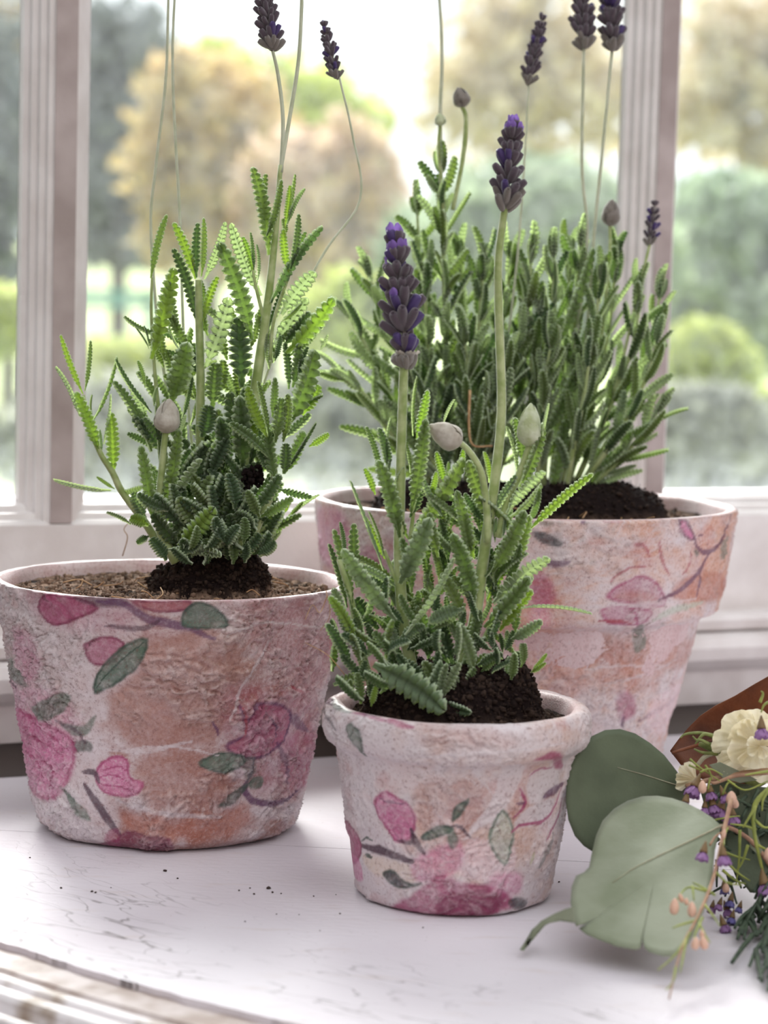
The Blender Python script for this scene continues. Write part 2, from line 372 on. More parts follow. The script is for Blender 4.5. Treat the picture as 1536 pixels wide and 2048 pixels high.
# ================================================================== decoupage flower pots
class Pot:
    """turned clay pot covered in torn, wrinkled printed tissue"""
    def __init__(s, cx, cy, outer, inner, nth, nz, seed, amp=1.0):
        s.c = np.array([cx, cy]); s.seed = seed; s.amp = amp
        o = np.array(outer, float); seg = np.r_[0, np.cumsum(np.hypot(*np.diff(o, axis=0).T))]
        q = np.linspace(0, seg[-1], nz)
        s.oz = np.interp(q, seg, o[:, 1]); s.orr = np.interp(q, seg, o[:, 0])
        for _ in range(3):                                # soften the corners
            s.oz[1:-1] = .25*s.oz[:-2]+.5*s.oz[1:-1]+.25*s.oz[2:]; s.orr[1:-1] = .25*s.orr[:-2]+.5*s.orr[1:-1]+.25*s.orr[2:]
        s.inner = inner; s.nth = nth; s.nz = nz; s.q = q; s.rm = float(np.mean(s.orr[nz//6:]))
        s.bodyz, s.bodyr, s.bodyq = s.oz, s.orr, q
    def hit(s, x, y):
        """surface coordinates (arc length round the pot, run up the profile) of a point seen on the front of the pot"""
        d = ray(x, y); T = np.linspace(s.c[1]-.13, s.c[1]+.02, 900); P = CAM[None]+d[None]*T[:, None]
        rr = np.hypot(P[:, 0]-s.c[0], P[:, 1]-s.c[1])
        k = np.argsort(s.oz[s.nz//12:], kind='stable')+s.nz//12
        R = np.interp(P[:, 2], s.oz[k], s.orr[k])
        i = np.argmax(rr <= R) if np.any(rr <= R) else int(np.argmin(rr-R))
        p = P[i]; th = math.atan2(p[0]-s.c[0], -(p[1]-s.c[1]))
        return np.array([th*s.rm, float(np.interp(p[2], s.oz[k], s.q[k]))])
    def build(s, name, label, mat, paint):
        nth, nz = s.nth, s.nz
        th = np.linspace(-math.pi, math.pi, nth, endpoint=False)
        TH, Q = np.meshgrid(th, s.q); TH = TH.ravel(); Q = Q.ravel()
        R = np.interp(Q, s.q, s.orr); Z = np.interp(Q, s.q, s.oz)
        U = TH*s.rm
        X3 = np.c_[np.cos(TH)*s.rm, np.sin(TH)*s.rm, Q]                   # seamless domain
        s.X3 = X3; s.U = U; s.Q = Q
        rgb, white = paint(s, X3, U, Q); s.ink = s.paper
        w1 = fbm(X3*70+9, 3, s.seed+1)
        warp = np.c_[w1, fbm(X3*70+33, 3, s.seed+2), fbm(X3*70+51, 3, s.seed+3)]*.028
        Y = X3+warp
        ridge = (1-np.abs(2*fbm(Y*np.array([150, 150, 330]), 3, s.seed+4)-1))**3
        ridge2 = (1-np.abs(2*fbm(Y*np.array([420, 420, 700]), 2, s.seed+5)-1))**2
        patch = sstep(.36, .55, fbm(X3*38, 3, s.seed+6))
        if s.amp >= 1: patch = np.maximum(patch, np.maximum(sstep(.35, .75, -TH), sstep(.75, 1.1, TH))*sstep(.30, .55, fbm(X3*55+3, 3, s.seed+40)))
        fade = np.clip(Q/s.q[-1]*30, 0, 1)
        disp = s.amp*fade*(.0009*(fbm(X3*45, 3, s.seed+7)-.5)*2 + patch*(.0019*ridge+.0011*ridge2) + .0004*ridge2)
        rgb = rgb*(1-.0*patch[:, None])
        k = (.55*patch*ridge**1.5)[:, None]*(.30+.70*white[:, None]); rgb = rgb*(1-k)+np.array(lin(218, 208, 210)[:3])*k
        zj = .0007*(fbm(X3*np.array([90, 90, 0])+3, 3, s.seed+9)-.5)*2*sstep(.86, 1., Q/s.q[-1])
        RR = R+disp; V = np.c_[s.c[0]+np.sin(TH)*RR, s.c[1]-np.cos(TH)*RR, Z+zj]
        rows = [V]; cols = [rgb]
        for r, z in s.inner:
            r_ = r+.0006*np.sin(th*9+r*999)
            rows.append(np.c_[s.c[0]+np.sin(th)*r_, s.c[1]-np.cos(th)*r_, np.full(nth, z)])
            nn = fbm(np.c_[np.cos(th)*r, np.sin(th)*r, np.full(nth, z)]*90, 3, s.seed+8)[:, None]
            cols.append(np.array(lin(196, 150, 150)[:3])*(1-nn)+np.array(lin(226, 206, 208)[:3])*nn)
        V = np.concatenate(rows); rgb = np.concatenate(cols)
        nr = nz+len(s.inner); I = np.arange(nr*nth).reshape(nr, nth); J = np.roll(I, -1, axis=1)
        F = np.stack([I[:-1], J[:-1], J[1:], I[1:]], -1).reshape(-1, 4)
        org = np.array([s.c[0], s.c[1], 0]); V = V-org
        me = mesh_np(name, V, F, mat); cattr(me, 'print', np.clip(rgb, 0, 1)); fattr(me, 'paper', np.r_[s.ink, np.ones(len(V)-len(s.ink))])
        o = obj(name, me, None, org); tag(o, label, 'flower pot'); return o
def poly_sd(PX, PY, poly):
    """signed distance to a closed polygon (positive inside)"""
    d = np.full(PX.shape, 1e9); ins = np.zeros(PX.shape, bool); n = len(poly)
    for i in range(n):
        ax, ay = poly[i]; bx, by = poly[(i+1) % n]; ex, ey = bx-ax, by-ay
        t = np.clip(((PX-ax)*ex+(PY-ay)*ey)/(ex*ex+ey*ey+1e-15), 0, 1)
        d = np.minimum(d, (PX-ax-t*ex)**2+(PY-ay-t*ey)**2)
        c = (ay > PY) != (by > PY)
        ins ^= c & (PX < (bx-ax)*(PY-ay)/(by-ay+1e-15)+ax)
    d = np.sqrt(d); return np.where(ins, d, -d)
class Painter:
    def __init__(s, pot, X3, U, Q, ox, oy, sc):
        s.p, s.U, s.Q, s.X3 = pot, U, Q, X3; s.o = (ox, oy, sc); s.rgb = np.zeros((len(U), 3)); s.white = np.ones(len(U)); pot.paper = np.ones(len(U))
        s.wob = np.c_[fbm(X3*260, 2, 77)-.5, fbm(X3*260+40, 2, 78)-.5]*.0014
        s.mot = fbm(X3*330, 3, 91); s.mot2 = fbm(X3*110, 3, 92)
    def cv(s, pts): ox, oy, sc = s.o; return [s.p.hit(ox+x/sc, oy+y/sc) for x, y in pts]
    def _sel(s, P, m):
        P = np.array(P); a, b = P.min(0)-m, P.max(0)+m
        return np.where((s.U > a[0]) & (s.U < b[0]) & (s.Q > a[1]) & (s.Q < b[1]))[0]
    def lay(s, idx, a, col, ink=.25):
        a = (a*(1-ink*.8*sstep(.45, .8, s.mot[idx])))[:, None]
        s.rgb[idx] = s.rgb[idx]*(1-a)+np.array(col[:3])*a; s.white[idx] *= (1-.6*a[:, 0]); s.p.paper[idx] *= (1-.82*a[:, 0]*(1 if sum(col[:3]) < 1.0 else 0))
    def poly(s, pts, col, al=.85, soft=.0007, edge=None, ew=.0009, ink=.3, veins=None, smooth=True):
        P = s.cv(pts)
        if smooth:
            Q = [np.array([*p, 0]) for p in P]; n = len(Q); Q = Q[-2:]+Q+Q[:3]
            P = [p[:2] for p in smooth_path(Q, 3)[6:6+3*n]]
        i = s._sel(P, .004)
        if not len(i): return
        d = poly_sd(s.U[i]+s.wob[i, 0], s.Q[i]+s.wob[i, 1], P)
        inner = .88+.12*sstep(.3, .7, s.mot2[i])
        s.lay(i, al*inner*sstep(-soft, soft, d), col, ink)
        if edge is not None: s.lay(i, .8*sstep(-soft, soft*.3, d)*(1-sstep(ew*.6, ew*1.4, d)), edge, .35)
    def stroke(s, pts, w, col, al=.9, ink=.25, taper=True):
        P = [np.array([*p, 0]) for p in s.cv(pts)]; P = [p[:2] for p in smooth_path(P, 5)]
        w = w/s.o[2]*s.p.c[1]/FPX*.5
        i = s._sel(P, w*2+.002)
        if not len(i): return
        d = np.full(len(i), 1e9); PX, PY = s.U[i]+s.wob[i, 0], s.Q[i]+s.wob[i, 1]; n = len(P)
        for k in range(n-1):
            ax, ay = P[k]; ex, ey = P[k+1]-P[k]
            t = np.clip(((PX-ax)*ex+(PY-ay)*ey)/(ex*ex+ey*ey+1e-15), 0, 1)
            f = (k+t)/(n-1); ww = w*(1-.55*np.abs(2*f-1)**2) if taper else w
            d = np.minimum(d, np.hypot(PX-ax-t*ex, PY-ay-t*ey)/ww)
        s.lay(i, al*(1-sstep(.65, 1.15, d)), col, ink)
C_TERR, C_ORNG, C_WHT = lin(164, 114, 102), lin(178, 102, 76), lin(214, 202, 206)
C_PINK, C_MAG, C_DMAG, C_CRIM = lin(204, 108, 156), lin(158, 36, 98), lin(116, 12, 64), lin(160, 40, 64)
C_GRN, C_DGRN, C_SLATE, C_BRA, C_PUR = lin(72, 100, 82), lin(36, 62, 50), lin(32, 40, 48), lin(70, 38, 58), lin(86, 32, 84)
C_PGRN = lin(176, 186, 170)
def base_paper(pt, terr, bias):
    X = pt.X3; n = fbm(X*28+5, 3, pt.p.seed+20); m = fbm(X*150+5, 4, pt.p.seed+21); l = fbm(X*520, 2, pt.p.seed+22)
    f = sstep(.30, .70, .55*n+.45*m+bias)
    a, b = np.array(terr[:3]), np.array(C_WHT[:3])
    rgb = a*(1-f[:, None])+b*f[:, None]
    sp = sstep(.56, .72, .5*m+.5*l)[:, None]*.55; rgb = rgb*(1-sp)+b*sp
    o = sstep(.55, .75, fbm(X*60+70, 3, pt.p.seed+23))[:, None]*.4; rgb = rgb*(1-o)+rgb*np.array([1.0, .80, .72])*o
    warp = np.c_[fbm(X*40+11, 3, pt.p.seed+30), fbm(X*40+27, 3, pt.p.seed+31), fbm(X*40+43, 3, pt.p.seed+32)]*.06
    st = (1-np.abs(2*fbm((X+warp)*np.array([60, 60, 190]), 4, pt.p.seed+33)-1))**4
    st = (st*sstep(.38, .6, fbm(X*30+9, 3, pt.p.seed+34)))[:, None]*.75; rgb = rgb*(1-st)+b*st
    dk = sstep(.58, .74, fbm(X*75+31, 4, pt.p.seed+35))[:, None]*.55; rgb = rgb*(1-dk)+rgb*np.array([.80, .56, .56])*dk
    pt.rgb = rgb; pt.white = f
    X2 = X
def paint_left(pot, X3, U, Q):
    p = Painter(pot, X3, U, Q, 0, 1080, 2.194)
    base_paper(p, C_TERR, .02)
    W = C_WHT
    p.poly([(0,230),(200,240),(420,560),(470,800),(430,1000),(520,1180),(470,1330),(200,1290),(60,900)], W, .55, .004, ink=.55)
    p.poly([(630,440),(1000,400),(1060,560),(1000,800),(880,900),(560,900),(480,700),(600,560)], C_TERR, .85, .003, ink=.12)
    p.poly([(600,960),(850,930),(1000,1020),(960,1150),(640,1150)], C_TERR, .75, .003, ink=.2)
    p.poly([(540,1190),(760,1210),(960,1190),(1090,1150),(1080,1260),(900,1310),(600,1300)], C_ORNG, .65, .003, ink=.2)
    p.poly([(1000,230),(1200,260),(1460,260),(1440,480),(1330,760),(1180,640),(1080,420)], lin(196,140,140), .55, .004, ink=.5)
    p.poly([(1240,860),(1400,840),(1340,1040),(1260,1100),(1220,980)], C_MAG, .5, .003, ink=.5)
    p.poly([(120,222),(560,222),(600,330),(560,400),(330,400),(180,340)], C_MAG, .35, .004, ink=.6)
    p.poly([(60,600),(200,640),(330,760),(340,900),(200,1000),(90,900)], C_PINK, .45, .005, ink=.6)
    p.poly([(960,680),(1150,640),(1380,700),(1370,900),(1300,1100),(1180,1120),(1040,1000)], C_MAG, .38, .006, ink=.65)
    p.poly([(1080,240),(1460,240),(1440,520),(1360,700),(1200,560)], lin(150,80,96), .42, .006, ink=.65)
    p.poly([(200,222),(330,222),(430,300),(330,350),(240,375),(185,310)], C_MAG, .85, edge=C_DMAG)
    p.poly([(330,222),(560,222),(530,300),(400,290)], C_BRA, .7)
    p.poly([(600,228),(830,226),(820,310),(700,315),(610,290)], C_CRIM, .75, edge=C_DMAG)
    p.poly([(1000,225),(1250,225),(1240,250),(1010,250)], C_MAG, .5)
    p.stroke([(430,270),(560,290),(640,340),(740,365),(830,390),(930,430)], 44, C_PUR, .8)
    p.stroke([(460,380),(620,390),(700,350)], 26, C_BRA, .7)
    p.poly([(795,370),(820,300),(880,272),(960,300),(1003,372),(930,385),(850,392)], C_GRN, .95, edge=C_DGRN)
    p.poly([(385,450),(460,425),(545,450),(500,535),(415,545),(380,500)], C_MAG, .75, edge=C_DMAG)
    p.poly([(413,668),(420,600),(480,515),(560,455),(642,435),(622,535),(545,605),(470,655)], C_GRN, .95, edge=C_DGRN); p.stroke([(425,650),(500,560),(630,445)], 8, C_DGRN)
    p.poly([(25,520),(80,535),(145,640),(95,625),(50,580)], C_GRN, .8); p.stroke([(30,540),(60,590),(92,655)], 22, C_BRA)
    p.poly([(90,380),(170,430),(200,560),(140,620),(90,520)], C_PINK, .45, .002)
    p.poly([(160,740),(220,690),(312,668),(302,740),(240,790),(170,782)], C_GRN, .85)
    p.poly([(285,795),(370,815),(422,768),(410,830),(370,860),(320,850)], C_GRN, .75); p.poly([(308,925),(330,880),(390,880),(402,925)], C_DGRN, .75)
    p.poly([(90,730),(180,790),(310,850),(330,960),(290,1090),(230,1135),(160,1080),(110,960)], C_PINK, .8, .002, edge=C_MAG, ew=.001)
    p.poly([(70,700),(150,760),(180,900),(120,960),(80,850)], C_MAG, .4, .002)
    for q in ([(120,830),(230,900),(292,955)], [(110,900),(180,960),(210,1050)], [(160,800),(250,860),(310,920)], [(200,960),(250,1000),(240,1090)]): p.stroke(q, 14, C_MAG, .8)
    p.stroke([(270,790),(350,840),(380,890)], 22, C_BRA, .7)
    p.poly([(418,1040),(440,985),(500,948),(560,962),(575,1040),(632,1060),(605,1112),(520,1122),(450,1102)], C_PINK, .85, edge=C_MAG)
    for q in ([(440,1040),(500,1030),(600,1080)], [(450,1070),(520,1080),(590,1100)], [(450,1010),(520,990),(560,1010)]): p.stroke(q, 9, C_MAG, .8)
    p.stroke([(365,1018),(415,1022),(435,1062)], 30, C_BRA); p.stroke([(372,1072),(420,1140),(468,1220),(525,1295)], 46, C_BRA)
    p.poly([(288,1078),(340,1135),(378,1180),(402,1232),(350,1205),(308,1130)], C_GRN, .85)
    p.poly([(500,1310),(560,1278),(640,1290),(765,1342),(700,1375),(540,1370)], C_DMAG, .9); p.poly([(460,1290),(520,1270),(520,1350),(460,1350)], C_MAG, .5)
    p.poly([(1035,715),(1080,785),(1115,715),(1195,712),(1272,758),(1240,880),(1150,945),(1060,955),(985,905),(1060,850)], C_MAG, .72, .001, edge=C_PUR, ew=.0011)
    p.stroke([(1050,730),(1065,800),(1060,860)], 16, C_CRIM); p.stroke([(930,795),(950,830),(955,860)], 14, C_PUR); p.stroke([(1150,750),(1200,830),(1180,900)], 10, C_PUR)
    p.stroke([(1260,630),(1290,660),(1310,670)], 14, C_CRIM)
    p.poly([(868,975),(960,932),(1042,940),(1065,972),(990,1020),(920,1005)], C_GRN, .95, edge=C_DGRN)
    p.stroke([(1105,955),(1070,1080),(1110,1142),(1200,1150),(1285,1095)], 34, C_PUR); p.stroke([(1210,890),(1240,980),(1240,1060)], 30, C_PUR, .7)
    p.poly([(1090,1060),(1010,1105),(950,1172),(1020,1150),(1075,1100)], C_DGRN, .95); p.poly([(1088,1060),(1110,1035),(1150,1045),(1140,1085),(1100,1090)], C_GRN, .9)
    p.stroke([(1265,765),(1300,800),(1335,830)], 50, C_PUR, .7); p.poly([(1060,960),(1110,950),(1100,1040),(1065,1050)], C_GRN, .5)
    for q, w in (([(1170,440),(1060,640),(1000,790)], 16), ([(440,912),(640,925),(835,880)], 24), ([(500,1130),(700,1195),(960,1212)], 26), ([(560,915),(760,905),(960,945)], 12), ([(1100,1180),(1200,1200),(1280,1160)], 60), ([(980,420),(1150,360),(1400,380)], 10)): p.stroke(q, w, W, .65, .5)
    return p.rgb, p.white
def paint_small(pot, X3, U, Q):
    p = Painter(pot, X3, U, Q, 600, 1300, 2.363)
    base_paper(p, lin(202,166,152), .09); W = C_WHT
    p.poly([(640,620),(820,600),(900,700),(820,860),(700,760),(560,780),(540,680)], C_TERR, .55, .003, ink=.35)
    p.poly([(600,400),(1000,400),(1000,470),(600,460)], C_TERR, .4, .003, ink=.5)
    p.poly([(560,330),(700,350),(900,370),(880,430),(640,420)], C_TERR, .5, .003, ink=.3)
    p.poly([(300,960),(520,1010),(530,1100),(330,1040)], lin(222,200,180), .6, .001)
    p.poly([(262,700),(360,720),(400,840),(480,920),(500,960),(310,910)], W, .75, .001)
    p.poly([(905,700),(980,545),(1060,560),(970,740),(820,860),(780,880)], W, .85, .0006, ink=.12)
    p.poly([(800,890),(900,900),(1010,930),(1000,1050),(870,1090),(740,1040)], lin(234,206,212), .7, .001)
    p.poly([(540,985),(740,895),(770,980),(720,1060),(640,1090),(545,1080)], C_PINK, .6, .0015)
    p.poly([(370,690),(420,668),(500,718),(548,770),(548,840),(512,905),(450,892),(390,800),(358,740)], C_PINK, .92, edge=C_MAG, ew=.0011)
    p.poly([(380,740),(460,730),(530,790),(500,880),(430,830)], C_MAG, .35, .001); p.stroke([(380,700),(450,720),(510,730)], 12, C_PUR, .7)
    p.stroke([(292,925),(400,952),(535,995)], 52, C_BRA, .95); p.stroke([(528,845),(550,905),(588,958)], 40, C_BRA, .95); p.stroke([(470,898),(510,908),(545,905)], 26, C_BRA)
    p.stroke([(290,905),(315,885),(345,895)], 12, C_DGRN); p.stroke([(310,965),(340,975)], 18, C_DGRN)
    p.poly([(392,1050),(450,1042),(520,1098),(578,1092),(540,1116),(470,1124),(408,1082)], C_SLATE, .97, edge=C_DGRN)
    p.poly([(716,805),(728,750),(794,702),(775,760),(738,795)], C_GRN, .95, edge=C_DGRN)
    p.poly([(576,888),(610,850),(680,823),(724,842),(685,872),(620,892)], C_GRN, .95, edge=C_DGRN)
    p.poly([(714,838),(748,882),(738,922),(708,934),(693,882)], C_GRN, .85); p.stroke([(715,825),(760,838),(802,882)], 20, C_BRA)
    p.poly([(195,800),(270,850),(292,960),(262,1012),(218,970)], C_MAG, .95, edge=C_DMAG); p.poly([(215,960),(280,990),(300,1085),(260,1070)], C_PINK, .7)
    p.poly([(538,1150),(650,1060),(760,1092),(900,1110),(980,1150),(1012,1212),(900,1262),(700,1278),(538,1262)], C_MAG, .92, .0012)
    p.poly([(700,1150),(860,1130),(960,1180),(900,1250),(720,1270),(640,1220)], C_DMAG, .75, .002)
    p.poly([(940,1050),(1040,1060),(1040,1140),(980,1150),(880,1100)], C_PINK, .6, .002)
    p.poly([(982,1182),(1030,1163),(1074,1190),(1040,1222),(998,1218)], C_SLATE, .95)
    p.poly([(898,850),(950,755),(1002,830),(994,930),(960,1012),(900,930)], C_PGRN, .8, edge=C_GRN)
    p.poly([(1075,600),(1130,556),(1195,560),(1225,612),(1170,690),(1085,724)], W, .9, ink=.1)
    p.poly([(1010,820),(1080,740),(1200,700),(1160,800),(1040,840)], W, .85, ink=.1)
    p.poly([(1100,520),(1165,488),(1225,486),(1242,545),(1200,560),(1190,520)], C_MAG, .85)
    for q, w in (([(1040,650),(1062,720),(1008,795)], 18), ([(990,855),(1060,822),(1140,812),(1200,742),(1232,650)], 20), ([(1235,700),(1215,790),(1150,900)], 22), ([(1075,600),(1130,560),(1190,560)], 10)): p.stroke(q, w, C_MAG, .85)
    p.stroke([(1150,692),(1190,670),(1235,635)], 50, C_PUR, .85); p.stroke([(1020,730),(1060,720)], 20, C_PUR, .7)
    p.stroke([(1190,870),(1160,940),(1125,1025)], 44, C_DGRN, .6); p.stroke([(1100,960),(1085,1010)], 30, lin(176,180,110), .5)
    p.stroke([(255,270),(400,318),(530,362)], 50, C_MAG, .75); p.stroke([(290,270),(360,290)], 24, C_PUR, .7); p.stroke([(150,180),(200,230),(255,262)], 60, C_GRN, .65); p.stroke([(150,230),(165,260)], 40, C_PUR, .6)
    p.poly([(228,360),(258,345),(302,420),(314,500),(280,462),(238,405)], C_GRN, .9, edge=C_DGRN); p.stroke([(120,280),(150,330),(180,380)], 26, C_SLATE, .7)
    for q, w in (([(795,545),(850,610),(915,695)], 12), ([(700,540),(780,600),(850,650)], 8), ([(300,480),(600,500),(900,480),(1250,440)], 16)): p.stroke(q, w, W, .8, .2)
    return p.rgb, p.white
def paint_back(pot, X3, U, Q):
    p = Painter(pot, X3, U, Q, 900, 900, 2.415)
    base_paper(p, lin(208,158,136), -.02); W = C_WHT
    p.poly([(1090,640),(1200,590),(1310,600),(1310,700),(1100,735)], C_ORNG, .75, .002, ink=.2)
    p.poly([(550,890),(800,890),(1040,940),(1150,900),(1120,1040),(700,1020)], C_ORNG, .65, .004, ink=.25)
    p.poly([(430,860),(620,900),(640,1150),(500,1200),(430,1050)], lin(188,124,112), .6, .004, ink=.35)
    p.poly([(700,1040),(1000,1040),(980,1160),(720,1150)], C_ORNG, .5, .004, ink=.4)
    p.poly([(760,715),(820,650),(930,610),(1010,670),(1035,745),(900,745)], C_MAG, .55, .0015, edge=C_MAG)
    p.poly([(800,720),(860,680),(960,690),(1000,740)], C_ORNG, .5, .002)
    p.poly([(860,470),(940,440),(980,560),(900,560)], C_CRIM, .3, .003)
    for q in ([(775,632),(850,570),(945,560)], [(1008,445),(1018,530),(1055,605)], [(870,455),(930,460),(960,520)], [(1160,480),(1150,560),(1120,600)]): p.stroke(q, 15, C_CRIM, .75)
    p.poly([(395,395),(460,398),(542,440),(520,468),(440,452)], C_SLATE, .95); p.poly([(440,340),(500,350),(480,370),(430,360)], C_GRN, .5)
    p.stroke([(455,540),(510,548),(575,535)], 40, C_PUR, .85)
    p.poly([(385,580),(480,615),(505,735),(400,755)], C_MAG, .7, .002); p.poly([(390,760),(480,740),(470,860),(380,830)], C_PINK, .45, .003)
    p.poly([(745,296),(845,296),(812,346),(770,342)], C_MAG, .85); p.stroke([(640,296),(640,335)], 20, C_PUR)
    p.poly([(1092,334),(1130,338),(1172,400),(1182,442),(1140,432),(1103,392)], C_PINK, .95, edge=C_BRA, ew=.0012)
    for q, w in (([(1172,425),(1198,480),(1242,492),(1285,455),(1320,380),(1342,300)], 26), ([(1255,485),(1182,600),(1100,680),(1000,725)], 30), ([(1202,570),(1192,640),(1184,705)], 18), ([(1190,420),(1225,405)], 10)): p.stroke(q, w, lin(108,58,84), .95)
    p.poly([(1292,450),(1325,420),(1320,500),(1296,530)], C_GRN, .7); p.poly([(1175,480),(1200,500),(1185,520)], C_DGRN, .8)
    p.poly([(735,762),(880,758),(965,782),(900,842),(760,832)], C_MAG, .55, .001, edge=C_MAG); p.stroke([(720,825),(800,825),(870,835)], 16, C_CRIM); p.stroke([(880,760),(880,880)], 12, C_MAG)
    p.stroke([(970,820),(1080,770),(1200,740)], 34, C_PGRN, .75)
    p.poly([(868,905),(895,850),(930,845),(934,920),(890,985)], C_GRN, .8); p.stroke([(1018,830),(1015,960)], 22, C_GRN, .4)
    p.poly([(790,1200),(830,1160),(880,1190),(885,1270),(820,1310)], C_MAG, .65, .0015); p.stroke([(900,1310),(1000,1250),(1100,1160)], 36, C_PUR, .5); p.stroke([(830,1290),(825,1340)], 24, C_PUR, .7)
    p.poly([(980,1200),(1110,1100),(1060,1330),(960,1360)], lin(232,206,214), .75, .003, ink=.3)
    p.poly([(-640,300),(-500,300),(-480,560),(-610,520)], C_PINK, .6, .003); p.poly([(-560,330),(-480,330),(-500,480)], C_MAG, .5, .003)
    p.poly([(-420,480),(-330,470),(-300,600),(-400,640)], C_MAG, .75, .002); p.poly([(-300,420),(-200,430),(-180,640),(-280,660)], C_DMAG, .55, .003)
    for q, w in (([(770,440),(840,340),(870,300)], 9), ([(960,300),(980,400)], 8), ([(400,905),(600,950),(760,1030)], 14), ([(640,1060),(800,1040),(1000,1040)], 14), ([(740,1130),(900,1090),(1080,1010)], 18), ([(560,760),(900,745),(1180,720)], 22)): p.stroke(q, w, W, .6, .5)
    return p.rgb, p.white
mp_, nt, P = new_mat('varnished_printed_tissue')
at_ = N(nt, 'ShaderNodeAttribute', attribute_name='print'); co = coords(nt)
fi = noise(nt, 1500, 1, co); fb = noise(nt, 620, 4, co, .65)
pa = N(nt, 'ShaderNodeAttribute', attribute_name='paper'); pm2 = N(nt, 'ShaderNodeMath', operation='MULTIPLY'); nt.links.new(ramp(nt, fb, [(.50, (0,0,0)), (.70, (.55,.55,.55))]), pm2.inputs[0]); nt.links.new(pa.outputs['Fac'], pm2.inputs[1])
c = mixc(nt, pm2.outputs[0], at_.outputs['Color'], lin(216, 206, 208))
c = mixc(nt, ramp(nt, fb, [(.28, (.6,.6,.6)), (.46, (0,0,0))]), c, lin(118, 72, 72))
nt.links.new(c, P.inputs['Base Color']); P.inputs['Roughness'].default_value = .42; P.inputs['Coat Weight'].default_value = .22; P.inputs['Coat Roughness'].default_value = .25
ad = N(nt, 'ShaderNodeMath', operation='ADD'); nt.links.new(fb, ad.inputs[0]); nt.links.new(fi, ad.inputs[1]); bump(nt, P, ad.outputs[0], .45, .0005)
M_POT = mp_
pc = at(915, 1402, .897); SM = (float(onz(900, 1783)[0])+.0008, .8955)
lc = onz(338, 1648); LM = (float(lc[0])-.0005, float(lc[1]))
BM = (.0725, 1.1326)
pot_s = Pot(SM[0], SM[1], [(0,.0),(.030,.0),(.0375,.0004),(.0398,.0022),(.0412,.008),(.0452,.040),(.0480,.0600),(.0492,.0625),(.0525,.0648),(.0540,.0690),(.0540,.0752),(.0528,.0790),(.0505,.0803)],
            [(.0488,.0800),(.0472,.0780),(.0462,.0740),(.0455,.0600),(.043,.03),(.04,.006),(.001,.0055)], 560, 190, 11, .55)
pot_s.build('flower_pot', 'smallest round-lipped pot in front with pink magnolia tissue print', M_POT, paint_small)
pot_l = Pot(LM[0], LM[1], [(0,.0),(.044,.0),(.0525,.0006),(.0572,.0040),(.0598,.012),(.0668,.050),(.0735,.0850),(.0775,.1080),(.0795,.1138),(.0800,.1150)],
            [(.0792,.1156),(.0778,.1152),(.0764,.1120),(.0752,.1060),(.070,.08),(.058,.012),(.001,.010)], 680, 240, 23, 1.15)
pot_l.build('flower_pot', 'wide thin-rimmed left pot with white and terracotta magnolia tissue print', M_POT, paint_left)
pot_b = Pot(BM[0], BM[1], [(0,.0),(.060,.0),(.0690,.0006),(.0712,.003),(.0736,.015),(.0830,.055),(.0905,.0880),(.0925,.0910),(.0990,.0930),(.1012,.0955),(.1040,.115),(.1078,.1425),(.1082,.1450)],
            [(.1074,.1458),(.1046,.1456),(.1030,.1430),(.1005,.125),(.095,.10),(.072,.012),(.001,.01)], 600, 230, 37, .7)
pot_b.build('flower_pot', 'largest pot at the back with a deep stepped rim and orange magnolia tissue print', M_POT, paint_back)

